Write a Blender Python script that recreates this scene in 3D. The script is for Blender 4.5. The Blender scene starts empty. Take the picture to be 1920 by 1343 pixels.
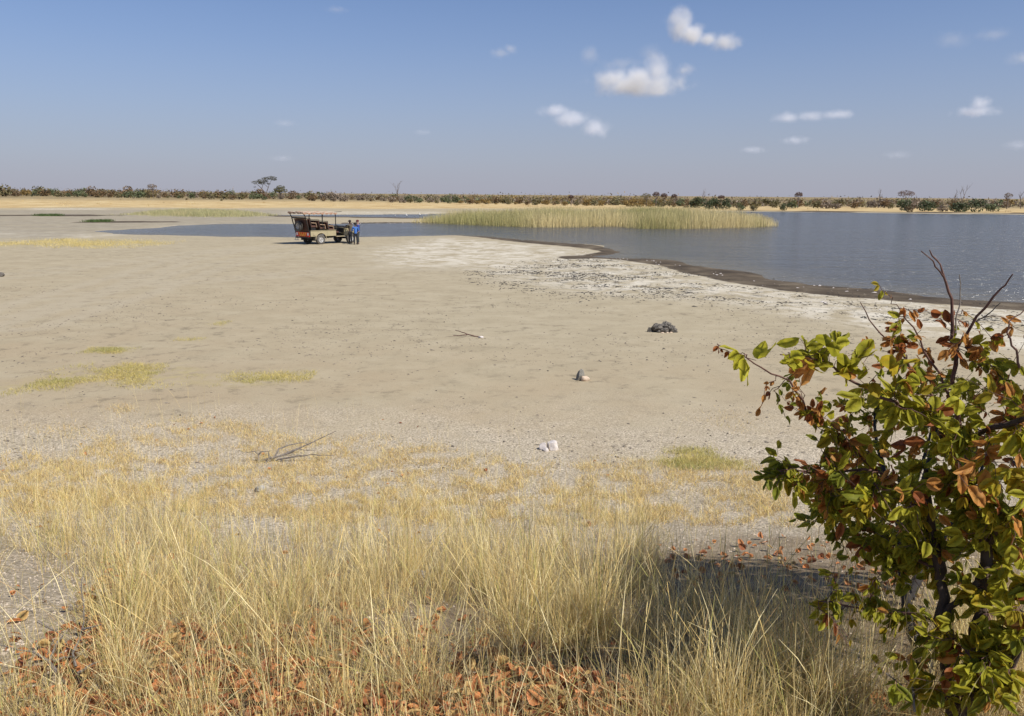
import bpy, bmesh, math, random
import numpy as np
from mathutils import Vector, Matrix, Quaternion
R = math.radians
random.seed(7); rng = np.random.default_rng(11)
scene = bpy.context.scene
COL = scene.collection

# ------------------------------------------------------------------ camera, sky, sun, exposure
CAM_Z = 3.8; PITCH = 11.6; ROLL = 0.45; LENS = 28.0
F = LENS / 36.0 * 1920.0
cam_rot = Matrix.Rotation(R(90 - PITCH), 4, 'X') @ Matrix.Rotation(R(ROLL), 4, 'Z')
cd = bpy.data.cameras.new('camera'); cam = bpy.data.objects.new('camera', cd); COL.objects.link(cam)
cam.matrix_world = Matrix.Translation((0, 0, CAM_Z)) @ cam_rot
cd.lens = LENS; cd.sensor_width = 36; cd.sensor_fit = 'HORIZONTAL'; cd.clip_start = .05; cd.clip_end = 60000
scene.camera = cam

SUN_AZ = 126.0      # clockwise from the viewing direction (+Y): right of the camera and a little behind it
SUN_EL = 49.0
world = bpy.data.worlds.new('World'); scene.world = world; world.use_nodes = True
wn = world.node_tree.nodes; wl = world.node_tree.links; wn.clear()
wo = wn.new('ShaderNodeOutputWorld'); wb = wn.new('ShaderNodeBackground'); wb.inputs[1].default_value = .086
sky = wn.new('ShaderNodeTexSky'); sky.sky_type = 'NISHITA'; sky.sun_disc = False
sky.sun_elevation = R(SUN_EL); sky.sun_rotation = R(SUN_AZ); sky.altitude = 900
sky.air_density = 1.0; sky.dust_density = .7; sky.ozone_density = 3.2
# dry-season dust: a mauve-grey veil hugging the horizon all the way round
tc = wn.new('ShaderNodeTexCoord'); sx = wn.new('ShaderNodeSeparateXYZ'); wl.new(tc.outputs['Generated'], sx.inputs[0])
vr = wn.new('ShaderNodeValToRGB'); vr.color_ramp.interpolation = 'B_SPLINE'
RAMP = ((0.0, .92), (.04, .80), (.10, .55), (.17, .30), (.26, .12), (.5, .02), (1.0, .0))
for p, v in RAMP:
    e = vr.color_ramp.elements.new(p) if p not in (0.0, 1.0) else vr.color_ramp.elements[0 if p == 0 else -1]
    e.color = (v, v, v, 1)
wl.new(sx.outputs[2], vr.inputs[0])
vm = wn.new('ShaderNodeMix'); vm.data_type = 'RGBA'
tn = wn.new('ShaderNodeMix'); tn.data_type = 'RGBA'; tn.blend_type = 'MULTIPLY'; tn.inputs[0].default_value = 1; tn.inputs[7].default_value = (.80, .95, 1.16, 1); wl.new(sky.outputs[0], tn.inputs[6])
wl.new(vr.outputs[0], vm.inputs[0]); wl.new(tn.outputs[2], vm.inputs[6]); vm.inputs[7].default_value = (4.0, 4.0, 4.85, 1)
wl.new(vm.outputs[2], wb.inputs[0]); wl.new(wb.outputs[0], wo.inputs[0])

sd = bpy.data.lights.new('sun', 'SUN'); sun = bpy.data.objects.new('sun', sd); COL.objects.link(sun)
sd.energy = 5.0; sd.angle = R(.53); sd.color = (1.0, .945, .86)
sdir = Vector((math.sin(R(SUN_AZ)) * math.cos(R(SUN_EL)), math.cos(R(SUN_AZ)) * math.cos(R(SUN_EL)), math.sin(R(SUN_EL))))
sun.rotation_euler = (-sdir).to_track_quat('-Z', 'Y').to_euler()
scene.view_settings.view_transform = 'Standard'; scene.view_settings.look = 'None'
scene.view_settings.exposure = .16; scene.view_settings.gamma = 1; scene.view_settings.use_curve_mapping = False
scene.cycles.use_denoising = True; scene.cycles.volume_bounces = 3
scene.cycles.max_bounces = 8; scene.cycles.transparent_max_bounces = 8

# ------------------------------------------------------------------ helpers
R3 = np.array(cam_rot.to_3x3())
def ray(px, py):
    d = R3 @ np.array(((px - 960) / F, -(py - 671.5) / F, -1.0)); return d
def at(px, py, Y):                       # the point of that line of sight that lies Y metres ahead
    d = ray(px, py); t = Y / d[1]; return Vector((d[0] * t, Y, CAM_Z + d[2] * t))
def flat(px, py, z=0.0):                 # ... that lies on the level z
    d = ray(px, py); t = (z - CAM_Z) / min(d[2], -1e-4); return (d[0] * t, d[1] * t)
def flats(pts, z=0.0): return np.array([flat(a, b, z) for a, b in pts])
def sm(a, b, x):
    t = np.clip((x - a) / (b - a), 0, 1); return t * t * (3 - 2 * t)
def _h(ix, iy, s):
    n = (ix * 374761393 + iy * 668265263 + s * 2147483647) & 0xffffffff
    n = ((n ^ (n >> 13)) * 1274126177) & 0xffffffff
    return ((n ^ (n >> 16)) & 0xffff) / 65535.0
def vnoise(x, y, s=0):
    x = np.asarray(x, float); y = np.asarray(y, float)
    ix = np.floor(x).astype(np.int64); iy = np.floor(y).astype(np.int64); fx = x - ix; fy = y - iy
    fx = fx * fx * (3 - 2 * fx); fy = fy * fy * (3 - 2 * fy)
    a = _h(ix, iy, s); b = _h(ix + 1, iy, s); c = _h(ix, iy + 1, s); d = _h(ix + 1, iy + 1, s)
    return a + (b - a) * fx + (c - a) * fy + (a - b - c + d) * fx * fy
def fbm(x, y, s=0, o=4):
    r = 0; a = .5; t = 0
    for k in range(o):
        r = r + a * vnoise(x * 2 ** k + 17 * k, y * 2 ** k - 9 * k, s + k); t += a; a *= .5
    return r / t
def poly_sd(x, y, P):                    # signed distance to a polygon, positive inside
    d2 = np.full(x.shape, 1e18); ins = np.zeros(x.shape, bool); n = len(P)
    for i in range(n):
        ax, ay = P[i]; bx, by = P[(i + 1) % n]; ex, ey = bx - ax, by - ay
        L = ex * ex + ey * ey
        if L < 1e-12: continue
        t = np.clip(((x - ax) * ex + (y - ay) * ey) / L, 0, 1)
        d2 = np.minimum(d2, (x - ax - ex * t) ** 2 + (y - ay - ey * t) ** 2)
        if ay != by:
            c = ((ay > y) != (by > y)) & (x < (bx - ax) * (y - ay) / (by - ay) + ax); ins ^= c
    d = np.sqrt(d2); return np.where(ins, d, -d)

def tag(o, label=None, cat=None, group=None, kind=None):
    if label: o['label'] = label
    if cat: o['category'] = cat
    if group: o['group'] = group
    if kind: o['kind'] = kind
    return o
def empty(name, loc=(0, 0, 0), rz=0):
    o = bpy.data.objects.new(name, None); COL.objects.link(o); o.location = loc; o.rotation_euler = (0, 0, rz)
    o.empty_display_size = .2; return o
def link(name, me, parent=None, loc=None, mw=None):
    o = bpy.data.objects.new(name, me); COL.objects.link(o)
    if parent: o.parent = parent
    if loc is not None: o.location = loc
    if mw is not None: o.matrix_world = mw
    return o
def mesh_np(name, V, Fc, mats, midx=None, col=None, attrs=None, smooth=False):
    V = np.asarray(V, np.float32); Fc = np.asarray(Fc, np.int32); k = Fc.shape[1]
    me = bpy.data.meshes.new(name); me.vertices.add(len(V)); me.vertices.foreach_set('co', V.ravel())
    me.loops.add(Fc.size); me.loops.foreach_set('vertex_index', Fc.ravel())
    me.polygons.add(len(Fc)); me.polygons.foreach_set('loop_start', np.arange(0, Fc.size, k, dtype=np.int32))
    for m in (mats if isinstance(mats, (list, tuple)) else [mats]): me.materials.append(m)
    if midx is not None: me.polygons.foreach_set('material_index', np.asarray(midx, np.int32))
    me.polygons.foreach_set('use_smooth', np.full(len(Fc), smooth))
    if col is not None:
        a = me.attributes.new('col', 'FLOAT_COLOR', 'POINT'); c = np.ones((len(V), 4), np.float32); c[:, :3] = col
        a.data.foreach_set('color', c.ravel())
    for n, v in (attrs or {}).items():
        a = me.attributes.new(n, 'FLOAT', 'POINT'); a.data.foreach_set('value', np.asarray(v, np.float32))
    me.update(calc_edges=True); me.validate(); return me

class MB:                                # collects boxes, tubes and prisms, builds ONE mesh object
    def __init__(s): s.v = []; s.f = []; s.m = []; s.mi = 0
    def add(s, vs, fs):
        o = len(s.v); s.v += [tuple(q) for q in vs]; s.f += [tuple(i + o for i in f) for f in fs]; s.m += [s.mi] * len(fs); return s
    def box(s, c, d, M=None):
        vs = [Vector((sx * d[0] / 2, sy * d[1] / 2, sz * d[2] / 2)) for sx in (-1, 1) for sy in (-1, 1) for sz in (-1, 1)]
        if M is not None: vs = [M @ q for q in vs]
        return s.add([q + Vector(c) for q in vs], [(0, 1, 3, 2), (4, 6, 7, 5), (0, 4, 5, 1), (2, 3, 7, 6), (0, 2, 6, 4), (1, 5, 7, 3)])
    def tube(s, pts, r, n=6, cap=True):
        pts = [Vector(p) for p in pts]; r = list(r) if hasattr(r, '__len__') else [r] * len(pts); vs = []; fs = []; up = None
        for i, p in enumerate(pts):
            t = (pts[min(i + 1, len(pts) - 1)] - pts[max(i - 1, 0)]).normalized()
            if up is None: up = t.orthogonal().normalized()
            a = (up - t * up.dot(t)); a = a.normalized() if a.length > 1e-6 else t.orthogonal().normalized(); up = a; b = t.cross(a)
            for k in range(n):
                q = 2 * math.pi * k / n; vs.append(p + (a * math.cos(q) + b * math.sin(q)) * r[i])
        for i in range(len(pts) - 1):
            for k in range(n): fs.append((i * n + k, i * n + (k + 1) % n, (i + 1) * n + (k + 1) % n, (i + 1) * n + k))
        if cap: fs += [tuple(range(n))[::-1], tuple((len(pts) - 1) * n + k for k in range(n))]
        return s.add(vs, fs)
    def prism(s, prof, y0, y1):          # (x, z) outline pulled along y
        n = len(prof); vs = [(x, y0, z) for x, z in prof] + [(x, y1, z) for x, z in prof]
        fs = [tuple(range(n)), tuple(range(2 * n - 1, n - 1, -1))] + [(i, i + n, (i + 1) % n + n, (i + 1) % n) for i in range(n)]
        return s.add(vs, fs)
    def lathe(s, prof, c, n=20, axis='y'):   # (r, h) outline turned round an axis
        vs = []; fs = []
        for r, h in prof:
            for k in range(n):
                q = 2 * math.pi * k / n; p = (r * math.cos(q), h, r * math.sin(q)) if axis == 'y' else (r * math.cos(q), r * math.sin(q), h)
                vs.append(Vector(p) + Vector(c))
        for i in range(len(prof) - 1):
            for k in range(n): fs.append((i * n + k, (i + 1) * n + k, (i + 1) * n + (k + 1) % n, i * n + (k + 1) % n))
        return s.add(vs, fs)
    def mesh(s, name, mats, smooth=False, bevel=0):
        me = bpy.data.meshes.new(name); me.from_pydata(s.v, [], s.f)
        for m in (mats if isinstance(mats, (list, tuple)) else [mats]): me.materials.append(m)
        me.polygons.foreach_set('material_index', np.array(s.m, np.int32))
        bm = bmesh.new(); bm.from_mesh(me); bmesh.ops.recalc_face_normals(bm, faces=bm.faces)
        if bevel: bmesh.ops.bevel(bm, geom=list(bm.edges), offset=bevel, segments=1, affect='EDGES', clamp_overlap=True)
        if smooth:
            for f in bm.faces: f.smooth = True
            for e in bm.edges:
                if len(e.link_faces) == 2 and e.calc_face_angle(0) > .7: e.smooth = False
        bm.to_mesh(me); bm.free(); me.update(); return me
    def build(s, name, mats, parent=None, smooth=False, bevel=0, loc=None): return link(name, s.mesh(name, mats, smooth, bevel), parent, loc)

def blades(base, az, lean, curl, h, w, seg, col, head=0.0, droop=.25):
    n = len(base); t = np.linspace(0, 1, seg + 1)[None, :]
    off = (lean[:, None] * t + curl[:, None] * t * t) * h[:, None]
    z = h[:, None] * (t - droop * np.abs(curl[:, None]) * t * t)
    P = np.empty((n, seg + 1, 3)); P[..., 0] = base[:, 0:1] + np.cos(az)[:, None] * off; P[..., 1] = base[:, 1:2] + np.sin(az)[:, None] * off
    P[..., 2] = base[:, 2:3] + z
    sa = rng.uniform(0, 2 * np.pi, n); S = np.stack([np.cos(sa), np.sin(sa), np.zeros(n)], 1)
    prof = (1 - .75 * t) * (1 + head * np.exp(-((t - .85) / .1) ** 2) * 4)
    W = (w[:, None] * prof * .5)[..., None] * S[:, None, :]
    V = np.stack([P - W, P + W], 2).reshape(-1, 3)
    i = (np.arange(n)[:, None] * (seg + 1) + np.arange(seg)[None, :]).reshape(-1) * 2
    Fc = np.stack([i, i + 1, i + 3, i + 2], 1)
    C = np.repeat(col, (seg + 1) * 2, 0)
    return V, Fc, C
def cat(parts):
    V = []; Fc = []; C = []; o = 0
    for v, f, c in parts: V.append(v); Fc.append(f + o); C.append(c); o += len(v)
    return np.concatenate(V), np.concatenate(Fc), np.concatenate(C)

# ------------------------------------------------------------------ materials
class NT:
    def __init__(s, name):
        s.m = bpy.data.materials.new(name); s.m.use_nodes = True; s.n = s.m.node_tree.nodes; s.l = s.m.node_tree.links
        s.b = s.n['Principled BSDF']; s.out = s.n['Material Output']
    def put(s, sock, v):
        if hasattr(v, 'is_output'): s.l.new(v, sock)
        elif hasattr(v, '__len__') and sock.type == 'RGBA': sock.default_value = (*v[:3], 1)
        else: sock.default_value = v
    def pos(s): return s.n.new('ShaderNodeNewGeometry').outputs['Position']
    def obj(s): return s.n.new('ShaderNodeTexCoord').outputs['Object']
    def attr(s, a, k='Fac'): q = s.n.new('ShaderNodeAttribute'); q.attribute_name = a; return q.outputs[k]
    def rnd(s): return s.n.new('ShaderNodeObjectInfo').outputs['Random']
    def map(s, v, sc=(1, 1, 1), rz=0):
        q = s.n.new('ShaderNodeMapping'); s.l.new(v, q.inputs[0]); q.inputs['Scale'].default_value = sc; q.inputs['Rotation'].default_value = (0, 0, rz); return q.outputs[0]
    def noise(s, v, sc, det=3, rough=.55, dist=0):
        q = s.n.new('ShaderNodeTexNoise'); s.l.new(v, q.inputs['Vector']); q.inputs['Scale'].default_value = sc
        q.inputs['Detail'].default_value = det; q.inputs['Roughness'].default_value = rough; q.inputs['Distortion'].default_value = dist; return q.outputs['Fac']
    def voro(s, v, sc, feat='F1', out='Distance'):
        q = s.n.new('ShaderNodeTexVoronoi'); q.feature = feat; s.l.new(v, q.inputs['Vector']); q.inputs['Scale'].default_value = sc; return q.outputs[out]
    def ramp(s, f, *st):
        q = s.n.new('ShaderNodeValToRGB'); s.put(q.inputs[0], f); els = q.color_ramp.elements
        while len(els) < len(st): els.new(.5)
        for e, (p, c) in zip(els, st): e.position = p; e.color = (c, c, c, 1) if not hasattr(c, '__len__') else (*c[:3], 1)
        return q.outputs[0]
    def math(s, op, a, b=0.0, clamp=False):
        q = s.n.new('ShaderNodeMath'); q.operation = op; q.use_clamp = clamp; s.put(q.inputs[0], a); s.put(q.inputs[1], b); return q.outputs[0]
    def mix(s, f, a, b, mode='MIX'):
        q = s.n.new('ShaderNodeMix'); q.data_type = 'RGBA'; q.blend_type = mode; s.put(q.inputs[0], f); s.put(q.inputs[6], a); s.put(q.inputs[7], b); return q.outputs[2]
    def bump(s, h, st=.5, dist=.02, nrm=None):
        q = s.n.new('ShaderNodeBump'); q.inputs['Strength'].default_value = st; q.inputs['Distance'].default_value = dist; s.put(q.inputs['Height'], h)
        if nrm is not None: s.l.new(nrm, q.inputs['Normal'])
        return q.outputs[0]
    def setp(s, **k):
        for n, v in k.items(): s.put(s.b.inputs[n.replace('_', ' ')], v)
        return s
    def sheet(s, colr, tr=.35, rough=.5, nrm=None, spec=.3):   # thin leaf: reflects and lets light through
        s.setp(Base_Color=colr, Roughness=rough); s.b.inputs['Specular IOR Level'].default_value = spec
        t = s.n.new('ShaderNodeBsdfTranslucent'); s.put(t.inputs[0], colr); mx = s.n.new('ShaderNodeMixShader'); mx.inputs[0].default_value = tr
        if nrm is not None: s.l.new(nrm, s.b.inputs['Normal'])
        s.l.new(s.b.outputs[0], mx.inputs[1]); s.l.new(t.outputs[0], mx.inputs[2]); s.l.new(mx.outputs[0], s.out.inputs[0]); return s.m
def plain(name, c, rough=.6, metal=0, var=.15, sc=6, spec=.4):
    t = NT(name); n = t.noise(t.obj(), sc, 4); k = t.ramp(n, (.25, 1 - var), (.75, 1 + var))
    t.setp(Base_Color=t.mix(1.0, c, k, 'MULTIPLY'), Roughness=rough, Metallic=metal); t.b.inputs['Specular IOR Level'].default_value = spec; return t.m

def ground_mat():
    t = NT('ground'); P = t.pos()
    A = lambda a: t.attr(a)
    big = t.noise(t.map(P, (.035, .035, .035)), 1, 5, .6); mid = t.noise(t.map(P, (.8, 1.1, 1)), .9, 7, .68, .4); fine = t.noise(P, 7, 5, .7); grit = t.noise(P, 60, 3, .7)
    sand = t.ramp(mid, (.28, (.315, .262, .172)), (.5, (.39, .33, .222)), (.72, (.455, .392, .275)))
    sand = t.mix(t.ramp(big, (.35, 0), (.65, .55)), sand, (.38, .325, .225))
    red = t.math('MULTIPLY', A('red'), t.ramp(t.noise(P, .5, 4, .6), (.35, 0.25), (.65, 1)))
    sand = t.mix(red, sand, (.375, .30, .195))
    # tyre-packed strips
    sand = t.mix(t.math('MULTIPLY', A('track'), .42), sand, (.42, .365, .27))
    # scattered dark droppings, chips and trodden patches
    dp = t.ramp(t.math('MULTIPLY', t.ramp(t.noise(P, 1.9, 6, .75), (.53, 0), (.64, 1)), t.ramp(t.noise(P, .17, 3), (.36, .1), (.6, 1))), (0, 0), (1, .6))
    sand = t.mix(dp, sand, (.15, .125, .085))
    sp = t.math('MULTIPLY', t.ramp(t.noise(P, 8, 4, .8), (.60, 0), (.68, .8)), t.ramp(t.noise(P, .6, 4, .6), (.42, .15), (.62, 1)))
    sand = t.mix(sp, sand, (.16, .13, .095))
    # white evaporite crust
    cn = t.noise(P, .8, 6, .7, .8)
    cr = t.math('MULTIPLY', A('crust'), t.ramp(cn, (.42, 0), (.60, .95)))
    sand = t.mix(cr, sand, (.60, .55, .45))
    dk = t.math('MULTIPLY', A('debris'), t.ramp(t.noise(P, 1.6, 6, .8), (.53, 0), (.62, .9)))
    sand = t.mix(dk, sand, (.10, .09, .075))
    # gravel on the bank and foot of the bank
    vs = t.ramp(t.noise(P, 30, 3, .65), (.36, .35), (.5, .95), (.66, 1.45)); gv = t.mix(1, (.62, .53, .395), vs, 'MULTIPLY'); gcell = t.ramp(t.voro(P, 34), (.1, 1.1), (.55, .7))
    gv = t.mix(1, gv, gcell, 'MULTIPLY'); gv = t.mix(t.ramp(grit, (.62, 0), (.7, .7)), gv, (.52, .47, .40))
    gravel = t.math('MULTIPLY', A('gravel'), t.ramp(t.noise(P, 1.3, 4, .65), (.3, .35), (.6, 1)))
    c = t.mix(gravel, sand, gv)
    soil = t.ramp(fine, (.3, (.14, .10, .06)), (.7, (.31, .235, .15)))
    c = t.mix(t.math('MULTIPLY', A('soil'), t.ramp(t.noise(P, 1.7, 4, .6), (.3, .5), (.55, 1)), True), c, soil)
    # far dry grassland
    gn = t.noise(t.map(P, (.09, .10, .1)), 1, 8, .85)
    straw = t.ramp(gn, (.36, (.30, .19, .085)), (.48, (.50, .36, .17)), (.6, (.62, .50, .28)))
    c = t.mix(t.math('MULTIPLY', A('grey'), t.ramp(t.noise(t.map(P, (.1, .2, 1)), 1, 6, .7), (.3, .3), (.6, 1))), c, t.mix(t.ramp(t.noise(P, .7, 5, .7), (.35, 0), (.65, 1)), (.24, .21, .155), (.37, .325, .25)))
    c = t.mix(A('straw'), c, straw)
    c = t.mix(A('veld'), c, t.ramp(t.noise(t.map(P, (.03, .03, .03)), 1, 6, .7), (.35, (.15, .115, .06)), (.65, (.38, .29, .15))))
    turf = t.ramp(t.noise(P, 3, 4, .7), (.35, (.34, .28, .14)), (.65, (.44, .365, .18)))
    c = t.mix(t.math('MULTIPLY', A('turf'), t.ramp(t.noise(P, 2.2, 5, .7), (.46, 0), (.62, .7))), c, turf)
    # wet mud
    mudc = t.ramp(t.noise(P, .6, 5, .6), (.3, (.05, .037, .024)), (.52, (.10, .076, .05)), (.75, (.21, .17, .115)))
    mm = t.math('ADD', A('mud'), t.math('MULTIPLY', t.math('SUBTRACT', t.noise(P, .9, 5, .65), .5), .9)); mm = t.ramp(mm, (.4, 0), (.6, 1))
    c = t.mix(mm, c, mudc)
    c = t.mix(t.ramp(grit, (.3, .25), (.5, 0)), c, (.12, .1, .07))
    h = t.math('ADD', t.math('MULTIPLY', fine, .6), t.math('MULTIPLY', grit, .25))
    b = t.bump(h, .55, .03)
    b = t.bump(t.math('MULTIPLY', t.noise(P, 45, 3, .6), A('gravel')), .35, .03, b)
    t.setp(Base_Color=c, Roughness=t.math('SUBTRACT', .95, t.math('MULTIPLY', mm, .15)), Normal=b); t.b.inputs['Specular IOR Level'].default_value = .12
    return t.m
def water_mat():
    t = NT('water'); P = t.pos()
    w1 = t.noise(t.map(P, (1.0, 2.2, 1), .35), 1.1, 4, .6, .5); w2 = t.noise(t.map(P, (1, 1.7, 1), -.3), 4.5, 3, .6, .3)
    wind = t.noise(t.map(P, (.05, .25, 1)), 1, 6, .75)
    w0 = t.noise(t.map(P, (.22, .55, 1), .12), 1, 3, .6, .4)
    h = t.math('ADD', t.math('MULTIPLY', w0, 2.6), t.math('MULTIPLY', w1, 1.0))
    h = t.math('ADD', h, t.math('MULTIPLY', w2, .55)); h = t.math('MULTIPLY', h, t.ramp(wind, (.35, .2), (.62, 1.7)))
    base = t.mix(t.attr('shallow'), (.088, .086, .08), (.13, .115, .085))
    t.setp(Base_Color=base, Roughness=.15, IOR=1.333, Normal=t.bump(h, 1.0, .11)); return t.m
def grass_mat(name, tr=.3):
    t = NT(name); c = t.attr('col', 'Color'); n = t.noise(t.pos(), 9, 2); c = t.mix(1, c, t.ramp(n, (.3, .85), (.7, 1.12)), 'MULTIPLY'); return t.sheet(c, tr, .6, None, .2)
def leaf_mat(name, c1, c2, spot, tr=.52):
    t = NT(name); P = t.obj(); n = t.noise(P, 28, 4, .6); r = t.rnd()
    c = t.mix(t.ramp(n, (.35, 0), (.65, 1)), c1, c2); c = t.mix(1, c, t.ramp(r, (0, .78), (1, 1.2)), 'MULTIPLY')
    c = t.mix(t.ramp(t.noise(P, 70, 3, .6), (.62, 0), (.7, .7)), c, spot)
    sxyz = t.n.new('ShaderNodeSeparateXYZ'); t.l.new(P, sxyz.inputs[0])
    return t.sheet(c, tr, .55, t.bump(t.noise(P, 60, 2), .25, .003), .25)
def bark_mat(name, a, b, sc=40):
    t = NT(name); P = t.obj(); n = t.noise(t.map(P, (1, 1, .35)), sc, 5, .65); t.setp(Base_Color=t.ramp(n, (.3, a), (.7, b)), Roughness=.85, Normal=t.bump(n, .6, .01)); return t.m
def rock_mat(name, a, b, sc=8):
    t = NT(name); P = t.obj(); n = t.noise(P, sc, 6, .65); t.setp(Base_Color=t.ramp(n, (.3, a), (.7, b)), Roughness=.9, Normal=t.bump(t.noise(P, sc * 4, 4, .7), .5, .03)); return t.m

M = {}
M['ground'] = ground_mat(); M['water'] = water_mat()
M['grass'] = grass_mat('dry_grass', .3); M['reed'] = grass_mat('reed', .25); M['scrub'] = grass_mat('scrub_leaf', .2)
M['twig'] = bark_mat('twig_bark', (.06, .026, .02), (.19, .10, .075)); M['bark'] = bark_mat('bark', (.028, .017, .011), (.10, .066, .046))
M['char'] = bark_mat('dark_bark', (.012, .01, .009), (.04, .032, .028)); M['greywood'] = bark_mat('grey_wood', (.10, .085, .07), (.26, .225, .19))
M['farwood'] = plain('far_wood', (.16, .13, .11), .9); M['palewood'] = plain('pale_wood', (.36, .32, .29), .9)
LEAF = {'g': leaf_mat('leaf_green', (.42, .41, .035), (.54, .49, .05), (.2, .14, .03)),
        'd': leaf_mat('leaf_dark_green', (.24, .27, .028), (.34, .35, .04), (.17, .12, .03)),
        'y': leaf_mat('leaf_yellow', (.52, .37, .03), (.42, .36, .035), (.28, .13, .02)),
        'o': leaf_mat('leaf_orange', (.62, .26, .065), (.72, .38, .11), (.24, .08, .025)),
        'r': leaf_mat('leaf_russet', (.36, .11, .035), (.48, .18, .06), (.14, .04, .018))}
LK = 'gdyor'
FALL = {'o': leaf_mat('fallen_leaf_orange', (.52, .185, .065), (.60, .28, .11), (.28, .10, .04), .2),
        'r': leaf_mat('fallen_leaf_russet', (.28, .09, .04), (.38, .15, .065), (.16, .05, .02), .2),
        't': leaf_mat('fallen_leaf_tan', (.55, .33, .12), (.6, .42, .17), (.3, .14, .05), .2)}

# ------------------------------------------------------------------ terrain
ZW = -.06
LAKE = flats([(178, 434), (215, 437.5), (250, 439.5), (320, 441.5), (400, 443.3), (480, 444.4), (560, 445), (680, 444.5), (760, 443.3), (800, 442.3), (850, 442), (900, 443.6), (940, 447), (1000, 452.3), (1060, 456.8),
              (1120, 461), (1142, 466), (1149, 472), (1142, 479), (1125, 481.5), (1165, 484), (1220, 486), (1260, 488), (1285, 492), (1330, 500.5), (1380, 506.5), (1412, 510), (1425, 515), (1438, 521), (1475, 527),
              (1520, 534), (1570, 538), (1640, 541.5), (1700, 548), (1740, 554), (1765, 552), (1800, 558), (1850, 562.5), (1920, 567), (2050, 578), (2400, 600), (2700, 520), (2500, 408),
              (2200, 405.5), (1920, 402.5), (1800, 401.7), (1650, 400), (1500, 398), (1400, 397.2), (1300, 396.8), (1150, 396.5), (1000, 397.5), (900, 399.5), (800, 402), (740, 402.2), (640, 402.6), (560, 403), (505, 404),
              (560, 405.2), (640, 406.6), (740, 408), (800, 409), (860, 410.5), (930, 413), (960, 416), (900, 419.5), (840, 419.2), (790, 418.4), (740, 418.6), (700, 419), (620, 419.8), (540, 419.8), (470, 419.6), (420, 420), (370, 421.8), (330, 423.5), (300, 427), (262, 429.5), (215, 431.5)], ZW)
MUD = flats([(840, 440), (900, 445), (945, 451), (1000, 457), (1060, 462), (1105, 467), (1128, 472), (1100, 477), (1040, 482), (1060, 486), (1140, 485), (1180, 489.5), (1240, 499), (1275, 510), (1340, 523), (1400, 535), (1500, 549), (1600, 558), (1700, 566.5),
             (1800, 573), (1920, 584), (2100, 600), (2400, 620), (2400, 560), (1920, 560), (1500, 525), (1400, 500), (1250, 480), (1160, 465), (1000, 445)])
MUD2 = [flats(p) for p in ([(-300, 403), (60, 403), (160, 402.6), (240, 403.6), (160, 405.8), (40, 405.2), (-300, 406)], [(130, 416.6), (230, 414.8), (330, 415.2), (350, 416.6), (240, 417.6), (140, 418)],
                           [(500, 403), (800, 401.3), (1000, 396.6), (1000, 402), (800, 410.5), (640, 408), (500, 406)], [(640, 417.4), (800, 416.6), (920, 417), (920, 424), (640, 424)], [(1380, 396), (1920, 401), (2300, 404), (2300, 402.5), (1920, 399.5), (1380, 394.5)])]
CRUST = flats([(820, 446), (1000, 458), (1130, 476), (1250, 500), (1400, 534), (1600, 556), (1920, 580), (2300, 610), (2300, 680), (1920, 640), (1700, 610), (1500, 582), (1300, 560), (1100, 548), (980, 528), (880, 500), (740, 500), (700, 470)])
CRUST2 = [flats(p) for p in ([(-200, 425), (0, 428), (120, 436), (200, 440), (260, 432), (330, 422), (420, 418), (540, 417.5), (540, 421), (300, 434), (160, 446), (-200, 446)], [(360, 396), (800, 396.5), (860, 399), (800, 402.6), (500, 404)], [(60, 390), (200, 391), (200, 394), (60, 394)],
                             [(1650, 560), (1920, 590), (2200, 640), (2200, 700), (1800, 640), (1500, 590)])]
DEBRIS = flats([(960, 505), (1060, 488), (1130, 484), (1240, 512), (1380, 540), (1560, 560), (1800, 580), (2000, 600), (2000, 620), (1700, 600), (1500, 580), (1300, 560), (1100, 552), (980, 535), (870, 510)])
STRAW = flats([(-700, 392), (0, 390.5), (120, 389), (300, 389.5), (420, 391), (560, 389.5), (700, 392), (850, 391), (1000, 391.5), (1300, 394.5), (1500, 396), (1920, 400.5), (2500, 405), (2500, 376), (1920, 373.5), (960, 366.2), (0, 358.6), (-700, 353.2)])
TURF = [flats(p) for p in ([(-300, 760), (-40, 735), (60, 708), (170, 690), (250, 683), (345, 682), (390, 700), (420, 705), (500, 700), (575, 696), (585, 710), (500, 722), (430, 728), (390, 722), (300, 722), (190, 722), (80, 725), (0, 735)], [(165, 655), (235, 652), (260, 660), (200, 664)],
                           [(1180, 870), (1260, 850), (1330, 860), (1400, 890), (1300, 915), (1200, 905)], [(380, 603), (425, 602), (420, 610), (390, 611)], [(335, 633), (385, 633), (380, 640), (340, 640)],
                           [(-250, 458), (0, 455), (80, 450), (180, 447), (240, 450), (320, 452), (300, 461), (200, 467), (80, 462), (0, 465), (-250, 470)])]
TRACKS = [flats(p) for p in ([(0, 590), (120, 555), (240, 520), (330, 490), (420, 472), (520, 463)], [(40, 612), (180, 570), (300, 532), (390, 502), (480, 484), (580, 472)], [(330, 530), (480, 520), (620, 508), (800, 505), (1000, 500)], [(0, 520), (200, 495), (360, 475), (500, 462)])]
_by = np.array([-50, 0, 1.5, 2.3, 3.2, 4.5, 6, 8, 10.5, 12.5, 15, 4000.]); _bz = np.array([2.1, 2.1, 2.05, 1.95, 1.8, 1.45, 1.0, .5, .13, .02, 0, 0])
def bank(x, y):
    yy = y - .35 * (vnoise(x * .35 + 3, y * 0 + 1, 5) - .5) * np.clip(y / 4, 0, 1.5)
    return (np.interp(yy, _by, _bz) + np.interp(yy + .5, _by, _bz) + np.interp(yy - .5, _by, _bz)) / 3
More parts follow.
